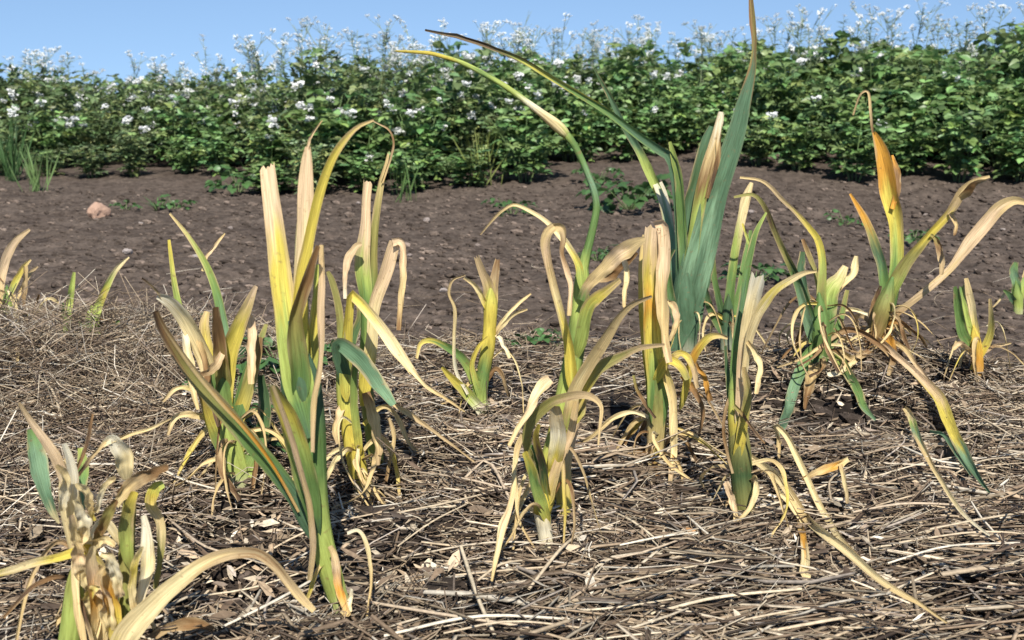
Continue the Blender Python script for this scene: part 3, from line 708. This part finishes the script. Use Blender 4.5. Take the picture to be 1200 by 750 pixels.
grain = (fbm(x * 1.3, y * 1.3, 120) - .5) * 5
along = sstep(-.2, .3, x) * (1 - sstep(1.5, 2.0, y))             # combed sideways in the front right
ang = np.where(rng.random(n) < .25 + .6 * along, rng.normal(.12, .38, n), grain + rng.normal(0, .9, n))
Ls = rng.gamma(2.6, .021, n) + .022; Ls *= 1 + .45 * along
Wd = (rng.gamma(4, .00030, n) + .0006) * (1 + .2 * along) * np.where(rng.random(n) < .06, 1.7, 1)
tl = rng.normal(0, .075, n)
zz = gz(x, y) + rng.uniform(-.004, .022, n) + np.abs(np.sin(tl)) * Ls * .4
parts.append(straw_batch(x, y, zz, Ls, Wd, ang, tl, rng.normal(0, .35, n) * (1 + 1.6 * (1 - along)), straw_cols(n) * bleach(x, y)))
x, y = scatter(18000); n = len(x)                              # short curly bits
Ls = rng.uniform(.012, .06, n)
parts.append(straw_batch(x, y, gz(x, y) + rng.uniform(0, .026, n), Ls, rng.uniform(.0005, .0014, n), rng.uniform(0, 6.28, n), rng.normal(0, .35, n), rng.normal(0, 1.3, n), straw_cols(n) * 1.05))
m_ = 5000                                                      # wiry stems of the left mound
x = rng.normal(-.9, .33, m_); y = rng.normal(2.15, .38, m_); kx = bed(x, y) > .4; x, y = x[kx], y[kx]; n = len(x)
parts.append(straw_batch(x, y, gz(x, y) + rng.uniform(0, .05, n), rng.uniform(.06, .2, n), rng.uniform(.0007, .0017, n), rng.uniform(0, 6.28, n), rng.normal(0, .45, n), rng.normal(0, 1.3, n), straw_cols(n) * 1.05))
m_ = 2600                                                      # straw straying onto the bare soil
x = rng.uniform(-1.8, 1.8, m_); y = rng.uniform(2.3, 3.9, m_); kx = rng.random(m_) < np.exp(-(y - 2.4) * 2.4) * (bed(x, y) < .6); x, y = x[kx], y[kx]; n = len(x)
parts.append(straw_batch(x, y, gz(x, y) + .012 + rng.uniform(0, .012, n), rng.uniform(.03, .14, n), rng.uniform(.0007, .0016, n), rng.uniform(0, 6.28, n), rng.normal(0, .12, n), rng.normal(0, .6, n), straw_cols(n)))
off = 0; VV = []; QQ = []; CC = []
for V, Q_, C in parts: VV.append(V); QQ.append(Q_ + off); CC.append(C); off += len(V)
mu = link('straw_mulch', mesh_np('straw_mulch', np.vstack(VV), np.vstack(QQ), np.vstack(CC)), M_STRAW)
tag(mu, 'matted grey-brown straw mulch covering the garlic bed', 'straw mulch', kind='stuff')

# chips of broken dry leaf in the mulch
def leaf_chips(n, xy, zfn, size, cols):
    x, y = xy; n = len(x)
    a = rng.uniform(0, 6.28, n); l_ = rng.uniform(*size, n); w_ = l_ * rng.uniform(.12, .4, n)
    nz = rng.normal(0, .35, (n, 2)); z = zfn(x, y)
    V = np.zeros((n, 6, 3)); uvp = [(-.5, 0), (-.15, -.5), (.25, -.45), (.5, .05), (.2, .5), (-.2, .42)]
    for j, (u, v) in enumerate(uvp):
        lx = u * l_; ly = v * w_ * rng.uniform(.7, 1.3, n)
        V[:, j, 0] = x + lx * np.cos(a) - ly * np.sin(a); V[:, j, 1] = y + lx * np.sin(a) + ly * np.cos(a)
        V[:, j, 2] = z + lx * nz[:, 0] + ly * nz[:, 1] + rng.normal(0, .0012, n)
    b_ = (np.arange(n) * 6)[:, None]
    Q_ = np.concatenate([b_ + np.array([0, 1, 2, 3]), b_ + np.array([0, 3, 4, 5])])
    return V.reshape(-1, 3), Q_, np.repeat(cols, 6, 0)
xy = scatter(2600); hs = [(rng.normal(h[0], h[2] * .7, 150), rng.normal(h[1], h[2] * .8, 150)) for h in HOLLOWS]
xy = (np.r_[xy[0], np.concatenate([h[0] for h in hs])], np.r_[xy[1], np.concatenate([h[1] for h in hs])])
V, Q_, C = leaf_chips(0, xy, lambda a, b: gz(a, b) + rng.uniform(.006, .026, len(a)), (.006, .034), straw_cols(len(xy[0])) * 1.1)
tag(link('leaf_litter', mesh_np('leaf_litter', V, Q_, C, smooth=False), M_STRAW), 'broken chips of dry leaf scattered through the straw', 'leaf litter', kind='stuff')

hx = np.concatenate([rng.normal(h[0], h[2] * .7, 160) for h in HOLLOWS]); hy = np.concatenate([rng.normal(h[1], h[2] * .8, 160) for h in HOLLOWS])
# single long stalks that lie on top of the mulch
def straw_thing(P, halfw, col, name='straw'):
    me_pts = np.array(P); b0 = me_pts[0, :3].copy()
    n = 9; A, L = spline(me_pts, n); T = norm(np.gradient(A[:, :3], axis=0)); S = norm(np.cross(T, [0, 0, 1.0])); U = np.cross(S, T)
    k = 5; V = []; 
    for i in range(n):
        r = halfw * (1 - .3 * abs(i / (n - 1) - .4))
        for j in range(k):
            a = 6.283 * j / k; V.append(A[i, :3] - b0 + S[i] * r * math.cos(a) + U[i] * r * .65 * math.sin(a))
    idx = np.arange(n * k).reshape(n, k); nx_ = np.roll(idx, -1, 1)
    Q_ = np.stack([idx[:-1], nx_[:-1], nx_[1:], idx[1:]], -1).reshape(-1, 4)
    c = np.repeat((np.array(col) * (1 + .25 * (vn(np.linspace(0, 6, n), np.full(n, halfw * 9e4)) - .5))[:, None]), k, 0)
    o = link(name, mesh_np('straw', V, Q_, c), M_STRAW); o.location = b0.tolist()
    return o
TRACED = ['463,478;500,500;556,541', '545,560;572,540;600,590', '470,600;520,590;570,578', '466,640;505,612;548,590', '560,680;590,660;640,655',
          '430,705;520,720;620,735', '640,718;720,712;800,700', '690,660;760,645;850,612', '700,690;790,668;880,650', '760,720;840,700;940,690',
          '830,735;930,715;1000,708', '900,740;1000,722;1090,712', '450,745;560,722;680,726', '1116,474;1160,495;1205,523', '1090,620;1140,610;1200,600',
          '520,742;600,728;700,738', '1000,600;1060,590;1130,592', '1040,660;1110,640;1195,636', '970,735;1060,735;1150,722', '800,600;825,622;850,640',
          '220,700;290,690;350,672', '260,735;330,700;385,668', '440,520;500,512;560,506', '480,552;540,560;600,574', '30,430;60,455;75,500',
          '120,440;175,470;240,500', '20,600;50,580;75,570', '160,530;210,560;260,575', '60,480;100,455;160,448', '200,610;240,640;290,655',
          '690,590;740,610;790,650', '700,560;740,575;780,600', '620,690;660,640;690,620', '1110,560;1150,540;1196,535', '1140,690;1170,672;1200,668',
          '720,640;780,628;832,622', '1050,520;1100,540;1150,545', '540,640;560,700;580,745']
for s in TRACED:
    P = []
    pp = [tuple(map(float, q.split(','))) for q in s.split(';')]
    for i, (a, b_) in enumerate(pp): P.append(hit(a, b_, .022 + (.01 if i == 1 else 0)))
    o = straw_thing(P, random.uniform(.0016, .0028), random.choice([(.58, .48, .33), (.50, .40, .27), (.62, .55, .43), (.46, .36, .25)]))
    tag(o, 'long pale dry stalk lying on top of the dark matted straw', 'straw', 'long pale stalks on top of the mulch')
for k in range(150):
    x_, y_ = (float(v[0]) for v in scatter(3)); an = random.gauss(.1, .7) if x_ > -.3 else random.uniform(0, 3.14); L_ = random.uniform(.10, .24); P = []
    bn = random.gauss(0, .02)
    for q in (-.5, 0, .5):
        ax, ay = x_ + q * L_ * math.cos(an) - bn * (1 - abs(q) * 2) * math.sin(an), y_ + q * L_ * math.sin(an)
        P.append((ax, ay, float(gz(ax, ay)) + .021 + (.004 if q == 0 else 0)))
    o = straw_thing(P, random.uniform(.0012, .0024), tuple(np.array(random.choice([(.50, .39, .26), (.42, .32, .21), (.60, .50, .36), (.36, .27, .18)])) * random.uniform(.75, 1.05)))
    tag(o, 'long pale dry stalk lying on top of the dark matted straw', 'straw', 'long pale stalks on top of the mulch')
o = straw_thing([hit(790, 618, .02), hit(812, 622, .024), hit(832, 624, .02)], .005, (.48, .25, .10), 'bark_strip')
tag(o, 'flat reddish brown dry leaf piece lying on the straw', 'dry leaf')

# ------------------------------------------------------------------ clods and stones
def lump(seed, sub=2, rough=.35):
    import bmesh
    bm = bmesh.new(); bmesh.ops.create_icosphere(bm, subdivisions=sub, radius=1)
    for v in bm.verts:
        q = v.co.copy(); f = 1 + rough * (mnoise.noise(q * 1.3 + Vector((seed * 7.1, 0, 0))) + .5 * mnoise.noise(q * 3.1 + Vector((0, seed * 3.3, 0))))
        v.co = q * f; v.co.z *= .68
    me = bpy.data.meshes.new('lump'); bm.to_mesh(me); bm.free()
    return me
def colour_mesh(me, col):
    a = me.color_attributes.new('Col', 'FLOAT_COLOR', 'POINT')
    a.data.foreach_set('color', np.tile(np.array((*col, 1), np.float32), len(me.vertices)))
    return me
CL = [colour_mesh(lump(i), (.8 + .12 * i,) * 3) for i in range(6)]
for k in range(70):
    px_, py_ = random.uniform(20, 1190), random.uniform(232, 395)
    q = hit(px_, py_)
    if bed(q[0], q[1]) > .3: continue
    o = link('soil_clod', CL[k % 6], M_SOIL)
    s = random.uniform(.010, .028); o.scale = (s * random.uniform(.8, 1.4), s, s * random.uniform(.7, 1))
    z0 = float(gz(q[0], q[1]) + soil_detail(np.array([q[0]]), np.array([q[1]]))[0])
    o.location = (q[0], q[1], z0 + s * .25); o.rotation_euler = (0, 0, random.uniform(0, 6.28))
    tag(o, 'dark brown crumbly clod lying on the bare soil', 'clod', 'clods on the bare soil')
n = 11000                                                       # crumbs
y = rng.uniform(2.3, 6.9, n); x = rng.uniform(-1, 1, n) * (.25 + .5 * y); kk = bed(x, y) < .5; x, y = x[kk], y[kk]; x, y = np.r_[x, hx], np.r_[y, hy]; n = len(x)
ico = np.array([v.co[:] for v in lump(3, 1).vertices]); fac = np.array([p_.vertices[:] for p_ in lump(3, 1).polygons])
sz = rng.gamma(2, .0026, n) + .002
V = ico[None] * (sz[:, None, None] * rng.uniform(.7, 1.3, (n, 1, 3)))
V[..., 0] += x[:, None]; V[..., 1] += y[:, None]; V[..., 2] += (gz(x, y) + soil_detail(x, y) * (1 - .45 * bed(x, y)) + sz * .2)[:, None]
Q_ = (fac[None] + (np.arange(n) * len(ico))[:, None, None]).reshape(-1, 3)
tag(link('soil_crumbs', mesh_np('crumbs', V.reshape(-1, 3), Q_, np.repeat((rng.choice([.6, .9, 1.2, 1.7, 2.2], n, p=[.2, .35, .25, .14, .06]) * (1 - .45 * bed(x, y)))[:, None] * np.array([[1, 1, 1]]), len(ico), 0), smooth=False), M_SOIL), 'loose soil crumbs strewn over the bare tilled ground', 'soil crumbs', kind='stuff')
def stone(px_, py_, s, col, label, group=None, k=1):
    q = hit(px_, py_); o = link('stone', colour_mesh(lump(40 + k, 3, .3), col), M_ROCK)
    z0 = float(gz(q[0], q[1]) + soil_detail(np.array([q[0]]), np.array([q[1]]))[0])
    o.scale = s; o.location = (q[0], q[1], z0 + s[2] * .35); o.rotation_euler = (0, 0, k * 1.3)
    tag(o, label, 'stone', group)
stone(116, 254, (.062, .05, .075), (.42, .27, .19), 'rounded pinkish tan stone sitting on the soil before the weeds')
for k, (a, b_) in enumerate([(258, 352), (165, 262), (500, 262), (520, 345), (270, 268), (805, 745 - 450), (640, 250), (1150, 300), (1085, 252), (480, 300), (560, 290), (880, 250), (150, 300), (230, 302), (420, 240), (1175, 272)]):
    s = random.uniform(.008, .018); stone(a, b_, (s * 1.3, s, s), random.choice([(.30, .25, .22), (.36, .31, .28), (.26, .21, .18)]), 'small pale grey pebble on the bare soil', 'pebbles on the bare soil', k + 2)

# ------------------------------------------------------------------ the leafy field behind
def leaflet(V, Q_, C, base, dirv, up, L, W, col, curl):
    """pointed oval leaf: two rows of quads folded on the midrib"""
    d = norm(np.array(dirv)); s = norm(np.cross(d, up)); n_ = np.cross(s, d); o = len(V)
    prof = [(0, .08), (.25, .85), (.55, 1.0), (.82, .55), (1, .03)]
    for t, w_ in prof:
        c = base + d * L * t - n_ * curl * L * t * t
        V += [c - s * W * w_ * .5 + n_ * W * .16 * w_, c, c + s * W * w_ * .5 + n_ * W * .16 * w_]
        C += [col * (1.0), col * 1.12, col * 1.0]
    for i in range(4):
        a = o + i * 3; Q_ += [(a, a + 1, a + 4, a + 3), (a + 1, a + 2, a + 5, a + 4)]
def compound(V, Q_, C, p0, az, el, L, lw, col, r, pairs=3):
    d = np.array((math.cos(az) * math.cos(el), math.sin(az) * math.cos(el), math.sin(el)))
    side = np.array((-math.sin(az), math.cos(az), 0)); up = np.cross(d, side) * -1; up = np.cross(side, d) * -1
    up = norm(np.cross(d, side)); 
    if up[2] < 0: up = -up
    for i in range(pairs):
        t = .35 + .5 * i / max(1, pairs - 1); pt = p0 + d * L * t - np.array((0, 0, .35 * L * t * t))
        for sgn in (-1, 1):
            dv = d * .55 + side * sgn * .85 + np.array((0, 0, r.uniform(-.35, .15)))
            leaflet(V, Q_, C, pt, dv + r.normal(0, .25, 3), up + np.array(r.normal(0, .6, 3)), L * r.uniform(.38, .5), lw * r.uniform(.8, 1.1), col * r.uniform(.8, 1.2), .25)
    pt = p0 + d * L * .9 - np.array((0, 0, .28 * L))
    leaflet(V, Q_, C, pt, d + np.array((0, 0, -.5)), up, L * .55, lw * 1.2, col * r.uniform(.85, 1.2), .25)
def stalk(V, Q_, C, a, b, r0, r1, col, k=4):
    a = np.array(a, float); b = np.array(b, float); d = norm(b - a); s = norm(np.cross(d, (.3, .9, .1))); u = np.cross(s, d); o = len(V)
    for pt, r_ in ((a, r0), (b, r1)):
        for j in range(k):
            t = 6.283 * j / k; V.append(pt + s * r_ * math.cos(t) + u * r_ * math.sin(t)); C.append(np.array(col))
    for j in range(k): Q_.append((o + j, o + (j + 1) % k, o + k + (j + 1) % k, o + k + j))
def flower_mesh(seed, n=12, spread=.026, size=.017):
    r = np.random.default_rng(seed); V, Q_, C = [], [], []
    for i in range(n):
        a = r.uniform(0, 6.28); q = spread * math.sqrt(r.random()); c = np.array((q * math.cos(a), q * math.sin(a), .022 + r.normal(0, .014))); dv = r.normal(0, 1.0, 3)
        stalk(V, Q_, C, (0, 0, -.02), c, .0012, .001, (.12, .17, .06), 3)
        for j in range(5):
            t = 6.283 * j / 5 + a; leaflet(V, Q_, C, c, (math.cos(t) + dv[0] * .6, math.sin(t) + dv[1] * .6, .35 + dv[2] * .6), np.array((dv[0], dv[1] - .8, .6 + dv[2] * .5)), size, size * .85, np.array((.80, .80, .78)), .1)
    return mesh_np('flower', V, Q_, np.array(C))
FLOWERS = [flower_mesh(i) for i in range(3)]
def crop_proto(seed, broad, H, tint=None):
    """unit-ish plant of height about H; returns (foliage mesh, stem mesh, flower points)"""
    r = np.random.default_rng(seed); V, Q_, C = [], [], []; SV, SQ, SC_ = [], [], []; tips = []
    for s in range(7 if broad else 8):
        a = r.uniform(0, 6.28); lean = r.uniform(.05, .33); h = H * r.uniform(.72, 1.0)
        top = np.array((math.cos(a) * lean, math.sin(a) * lean, h)); mid = np.array((top[0] * .4, top[1] * .4, h * .5))
        stalk(SV, SQ, SC_, (math.cos(a) * .03, math.sin(a) * .03, -.03), mid, .007, .005, (.10, .14, .05)); stalk(SV, SQ, SC_, mid, top, .005, .0025, (.11, .17, .055))
        tips.append(top)
        nl = 13 if broad else 19
        for i in range(nl):
            t = .12 + .88 * (i + r.random()) / nl
            q = mid * (t * 2) if t < .5 else mid + (top - mid) * (t * 2 - 1)
            az = i * 2.4 + a + r.normal(0, .4)
            base_c = np.array((.115, .198, .072)) if broad else np.array((.118, .178, .072))
            if tint is not None: base_c = tint
            col = base_c * r.uniform(.7, 1.25) * np.array((r.uniform(.85, 1.3), 1, r.uniform(.8, 1.2)))
            if r.random() < .2: col = col * np.array((1.8, 1.6, 1.6))
            if broad: compound(V, Q_, C, q, az, r.uniform(.1, 1.0), r.uniform(.10, .19), r.uniform(.032, .055), col, r, 2 + (r.random() < .5))
            else: compound(V, Q_, C, q, az, r.uniform(.2, 1.2), r.uniform(.07, .14), r.uniform(.014, .028), col, r, 3)
    return mesh_np('foliage', V, Q_, np.array(C)), mesh_np('stems', SV, SQ, np.array(SC_)), tips
FRESH = [crop_proto(400 + i, True, .72, np.array((.112, .205, .07))) for i in range(3)]
BROAD = [crop_proto(200 + i, True, .72) for i in range(5)]
FINE = [crop_proto(300 + i, False, .66) for i in range(5)]
TOP_X = [-100, 0, 50, 85, 130, 160, 200, 250, 300, 400, 500, 600, 700, 800, 900, 1000, 1100, 1200, 1300]
TOP_Y = [86, 88, 74, 74, 116, 92, 92, 90, 82, 74, 70, 68, 62, 58, 56, 46, 42, 40, 40]
BOT_X = [-100, 0, 100, 200, 265, 290, 400, 500, 600, 640, 690, 760, 870, 900, 1000, 1100, 1200, 1300]
BOT_Y = [206, 206, 206, 205, 205, 226, 232, 228, 222, 206, 190, 188, 190, 206, 210, 214, 216, 216]
def sky_limit(px_, t): return CAM_H + at(px_, np.interp(px_, TOP_X, TOP_Y), t)[0][2] - CAM_H
rp = random.Random(77)
def place_crop(x_, y_, fine, label, group, scale_z, fresh=False):
    pr = rp.choice(FRESH if fresh else (FINE if fine else BROAD))
    e = empty('crop_plant', (x_, y_, float(gz(x_, y_)) - .01), rp.uniform(0, 6.28)); s = rp.uniform(.9, 1.15)
    k_ = max(.62, min(1.1, .35 + .65 * scale_z)); e.scale = (s * k_, s * k_, scale_z)
    tag(e, label, 'crop plant', group)
    f = link('foliage', pr[0], M_CROP, e); f['kind'] = 'stuff'
    link('stems', pr[1], M_STEM, e)
    return e, pr
depth_start = lambda px_: hit(px_, float(np.interp(px_, BOT_X, BOT_Y)))[1]
count = 0
for row in range(7):
    px_ = -110 + rp.uniform(0, 40)
    while px_ < 1310:
        y0 = depth_start(px_) + .22
        y_ = y0 + row * .40 + rp.uniform(-.16, .12) - (rp.uniform(0, .35) if row == 0 else 0)
        x_ = (px_ - 600) / F * y_ * 1.02
        fine = (px_ + rp.gauss(0, 60)) < 560
        z0 = float(gz(x_, y_))
        ztop = float(at(px_, float(np.interp(px_, TOP_X, TOP_Y)), y_)[0][2])
        want = (ztop - z0)
        if row == 0: want *= rp.uniform(.22, .6)
        elif row == 1: want *= rp.uniform(.55, .85)
        else: want *= rp.choice([rp.uniform(.62, .8), rp.uniform(.8, 1.0), rp.uniform(.95, 1.12)])
        fresh = row <= 1 and rp.random() < (.75 if px_ > 180 else .3)
        if fresh: fine = False
        H = .66 if fine else .72
        if row == 0:
            lab = ('fine-leaved dark green weed on the near edge of the field', 'fine-leaved plants along the soil edge') if fine else ('broad-leaved green crop plant on the near edge of the field', 'broad-leaved plants along the soil edge')
        else:
            lab = ('fine-leaved dark green weed growing behind the field edge', 'fine-leaved plants inside the field') if fine else ('broad-leaved green crop plant growing behind the field edge', 'broad-leaved plants inside the field')
        e, pr = place_crop(x_, y_, fine, lab[0], lab[1], want / H, fresh); count += 1
        nf = (rp.choice([3, 4, 5, 6]) if px_ < 680 else (1 if rp.random() < .3 else 0)) if row > 0 else (1 if rp.random() < .25 else 0)
        for tip in rp.sample(pr[2], nf):
            fl = link('flower', rp.choice(FLOWERS), M_PETAL, e); k_ = rp.uniform(.72, 1.0) if px_ < 640 else 1.0; fl.location = (tip[0] * 1.1, tip[1] * 1.1, tip[2] * k_ + .015)
            q = rp.uniform(.7, 1.35); fl.scale = (q / e.scale[0], q / e.scale[1], q / e.scale[2])
        px_ += rp.uniform(.26, .38) * F / y_
# the rest of the field as one mass, towards the horizon
VV, QQ, CC, off = [], [], [], 0
fr = np.random.default_rng(9)
def mesh_arrays(me):
    v = np.empty(len(me.vertices) * 3, np.float32); me.vertices.foreach_get('co', v)
    q = np.empty(len(me.loops), np.int32); me.loops.foreach_get('vertex_index', q)
    c = np.empty(len(me.vertices) * 4, np.float32); me.color_attributes['Col'].data.foreach_get('color', c)
    return v.reshape(-1, 3), q.reshape(-1, 4), c.reshape(-1, 4)[:, :3]
ARR = {id(p_): mesh_arrays(p_[0]) for p_ in BROAD + FINE}
yy = 11.2
while yy < 46:
    px_ = -80.
    while px_ < 1290:
        pr = (FINE if px_ < 520 else BROAD)[fr.integers(5)]; v, q, c = ARR[id(pr)]
        x_ = (px_ - 600) / F * yy; z0 = float(gz(x_, yy)); ztop = float(at(px_, float(np.interp(px_, TOP_X, TOP_Y)) + 8, min(yy, 12))[0][2])
        sz_ = max(.35, min(1.0, (ztop - z0) / .68)) * fr.uniform(.85, 1.0); sxy = 1 + (yy - 11) * .05
        a = fr.uniform(0, 6.28); ca, sa = math.cos(a) * sxy, math.sin(a) * sxy
        sel = np.ones(len(q), bool) if yy < 15 else (np.repeat(fr.random(len(q) // 8 + 1) < .45, 8)[:len(q)])
        w_ = np.c_[v[:, 0] * ca - v[:, 1] * sa + x_, v[:, 0] * sa + v[:, 1] * ca + yy, v[:, 2] * sz_ + z0]
        VV.append(w_); QQ.append(q[sel] + off); CC.append(c); off += len(v)
        px_ += .55 * sxy * F / yy
    yy *= 1.13
tag(link('field_foliage', mesh_np('field_foliage', np.vstack(VV), np.vstack(QQ), np.vstack(CC)), M_CROP), 'green mass of far crop foliage reaching the skyline', 'crop', kind='stuff')

# tall white-flowered weeds on the skyline
def weed_proto(seed, H):
    r = np.random.default_rng(seed); SV, SQ, SC_ = [], [], []; tips = []; g_ = (.22, .26, .14)
    p0 = np.zeros(3); top = np.array((r.normal(0, .05), r.normal(0, .05), H)); mid = top * .55 + np.array((r.normal(0, .02), 0, 0))
    stalk(SV, SQ, SC_, (0, 0, -.03), mid, .0055, .004, g_); stalk(SV, SQ, SC_, mid, top, .004, .002, g_); tips.append(top)
    for i in range(r.integers(3, 9)):
        t = r.uniform(.45, .95); q = mid + (top - mid) * ((t - .45) / .55); a = r.uniform(0, 6.28); l_ = r.uniform(.08, .2)
        b = q + np.array((math.cos(a) * l_ * .55, math.sin(a) * l_ * .55, l_ * r.uniform(.5, .9)))
        stalk(SV, SQ, SC_, q, b, .0028, .0016, g_); tips.append(b)
        for j in range(2):
            b2 = b + np.array((r.normal(0, .03), r.normal(0, .03), r.uniform(.01, .05))); stalk(SV, SQ, SC_, (q + b) / 2, b2, .002, .0012, g_); tips.append(b2)
    LV, LQ, LC = [], [], []
    for i in range(60):
        t = r.uniform(.35, .97); q = top * t; a = r.uniform(0, 6.28)
        leaflet(LV, LQ, LC, q, (math.cos(a), math.sin(a), .5), np.array((0, 0, 1.)), r.uniform(.03, .09), .016, np.array((.15, .20, .10)) * r.uniform(.8, 1.3), .3)
    return mesh_np('weed_stem', SV, SQ, np.array(SC_)), mesh_np('weed_leaves', LV, LQ, np.array(LC)), tips
def umbel(seed):
    r = np.random.default_rng(seed); V, Q_, C = [], [], []
    for i in range(10):
        a = r.uniform(0, 6.28); q = .026 * math.sqrt(r.random()); c = np.array((q * math.cos(a), q * math.sin(a), .014 + r.normal(0, .009))); dv = r.normal(0, 1.0, 2)
        stalk(V, Q_, C, (0, 0, 0), c, .0008, .0006, (.15, .2, .1), 3)
        for j in range(4):
            t = 1.571 * j + a; leaflet(V, Q_, C, c, (math.cos(t) + dv[0], math.sin(t) + dv[1], .4), np.array((dv[0], dv[1] - .7, .7)), .011, .010, np.array((.78, .79, .78)), .1)
    return mesh_np('umbel', V, Q_, np.array(C))
UMB = [umbel(i) for i in range(3)]; WEED = [weed_proto(500 + i, 1.0) for i in range(6)]
spots = [(20, 62), (40, 66), (150, 70), (195, 72), (242, 58), (285, 55), (300, 62), (320, 52), (345, 30), (362, 35), (380, 45), (395, 55), (410, 32), (430, 38), (445, 50), (465, 45), (490, 28),
         (505, 55), (530, 38), (555, 30), (580, 25), (600, 35), (622, 30), (640, 22), (660, 38), (678, 40), (700, 42), (720, 32), (745, 38), (770, 36), (800, 40), (825, 42), (850, 44), (905, 30), (930, 22), (945, 30),
         (985, 20), (1015, 12), (1050, 22), (1062, 10), (1080, 15), (1110, 18), (1135, 22), (1155, 8), (1175, 14), (1195, 12), (335, 60), (350, 58), (415, 55), (480, 55), (545, 50), (590, 48), (650, 50), (690, 55),
         (310, 45), (330, 40), (370, 52), (440, 30), (520, 45), (610, 45), (715, 48), (760, 50), (870, 38), (1000, 26), (1035, 18), (1120, 26)]
for k_ in range(70):
    a = rp.uniform(0, 1200); spots.append((a, float(np.interp(a, TOP_X, TOP_Y)) - rp.uniform(4, 34) * (1 if a > 260 else .5)))
for i, (a, b_) in enumerate(spots):
    if b_ < 30 and a < 900: b_ += 10
    y_ = depth_start(a) + rp.uniform(1.2, 3.2); top, t_ = at(a, b_, y_); pr = WEED[i % 6]
    z0 = float(gz(top[0], y_)); h = top[2] - z0
    e = empty('flowering_weed', (float(top[0]), y_, z0), rp.uniform(0, 6.28)); e.scale = (1, 1, h); e.rotation_euler = (rp.gauss(0, .09), rp.gauss(0, .09), rp.uniform(0, 6.28))
    tag(e, 'thin tall weed with tiny white flower heads rising above the crop', 'weed', 'white-flowered weeds on the skyline')
    link('stem', pr[0], M_STEM, e); lf = link('leaves', pr[1], M_CROP, e); lf['kind'] = 'stuff'
    for tip in pr[2]:
        if rp.random() < .6:
            u = link('flower_head', rp.choice(UMB), M_PETAL, e); u.location = tip.tolist(); q = rp.uniform(.45, 1.15); u.scale = (q, q, q / h)

# ------------------------------------------------------------------ small weeds and grass on the soil
def weed(px_, py_, size, label, n=14, fine=False, group=None, seed=0):
    r = np.random.default_rng(seed + 900); q = hit(px_, py_); e = empty('small_weed', (q[0], q[1], float(gz(q[0], q[1])) - .005)); tag(e, label, 'weed', group)
    V, Q_, C = [], [], []; SV, SQ, SC_ = [], [], []
    for i in range(n):
        a = i * 2.4; l_ = size * r.uniform(.35, .75); tip = np.array((math.cos(a) * l_ * .7, math.sin(a) * l_ * .7, l_ * r.uniform(.3, 1.0)))
        stalk(SV, SQ, SC_, (0, 0, -.01), tip, .003, .0016, (.10, .15, .05))
        col = np.array((.055, .115, .035)) * r.uniform(.75, 1.3)
        if fine: leaflet(V, Q_, C, tip * .2, tip, np.array((0, 0, 1.)), size * r.uniform(.8, 1.3), .008, col * 1.3, .2)
        else: compound(V, Q_, C, tip, a, r.uniform(.0, .6), size * .5, size * .2, col, r, 2)
    lf = link('foliage', mesh_np('foliage', V, Q_, np.array(C)), M_CROP, e); lf['kind'] = 'stuff'
    link('stems', mesh_np('stems', SV, SQ, np.array(SC_)), M_STEM, e)
weed(738, 246, .26, 'dark leafy weed growing alone on soil before the field', 22, seed=1)
weed(600, 252, .14, 'small upright weed on soil under the arching tan blade', 10, seed=2)
weed(205, 246, .12, 'low green weed on soil beside the pinkish stone', 10, seed=3)
weed(148, 246, .09, 'tiny green weed on soil next to the pinkish stone', 8, seed=4)
weed(185, 245, .10, 'thin grassy sprig on soil left of the low weed', 10, True, seed=5)
weed(622, 408, .075, 'dark small-leaved weed at the mulch edge beside the forked small plant', 14, seed=6)
weed(700, 305, .08, 'small weed on the soil behind the flower stalk', 12, seed=7)
weed(332, 440, .13, 'dark green weed growing behind the pair of straw-yellow blades', 16, seed=8)
weed(1070, 285, .10, 'small dark weed behind the orange-tipped blade', 12, seed=9)
weed(235, 385, .07, 'dark weed peeping out beside the bent cream blade', 12, seed=10)
weed(885, 330, .13, 'loose green weed on soil behind the cream forked blades', 14, seed=11)
weed(990, 262, .10, 'low weed on the soil by the hooked blades', 8, seed=12)
weed(280, 225, .22, 'leafy weed at the field corner above the bare soil', 16, seed=13)
weed(700, 215, .16, 'young weed on soil between the flower stalk and the field', 12, seed=14)
weed(268, 480, .10, 'dark green weed inside the bushy yellow and brown clump', 16, seed=15)
weed(318, 520, .09, 'small green weed beside the long leaning green blade', 12, seed=16)
def tuft(px_, py_, h, n, col, label, seed):
    r = np.random.default_rng(seed); q = hit(px_, py_); V, Q_, C = [], [], []
    for i in range(n):
        a = r.uniform(0, 6.28); lean = abs(r.normal(0, .3)); d = (math.cos(a) * lean, math.sin(a) * lean, 1)
        leaflet(V, Q_, C, np.array((r.normal(0, .035), r.normal(0, .035), -.01)), d, np.array((math.cos(a + 1), math.sin(a + 1), .1)), h * r.uniform(.5, 1.1), r.uniform(.006, .012), np.array(col) * r.uniform(.7, 1.3), .2)
    o = link('grass_tuft', mesh_np('grass', V, Q_, np.array(C)), M_CROP); o.location = (q[0], q[1], float(gz(q[0], q[1]))); tag(o, label, 'grass tuft')
tuft(45, 224, .30, 45, (.13, .20, .07), 'pale green grass tuft at the field edge beyond the dried clump', 1)
tuft(15, 212, .45, 60, (.06, .12, .04), 'tall dark grass tuft at the field border beside the paler tuft', 2)
tuft(565, 218, .4, 30, (.17, .20, .05), 'yellowish grass tuft among the weeds under the arching flower stalk', 3)
tuft(475, 238, .35, 16, (.10, .17, .05), 'thin green grass shoot before the weeds', 4)
print('crop plants', count, 'objects', len(bpy.data.objects))
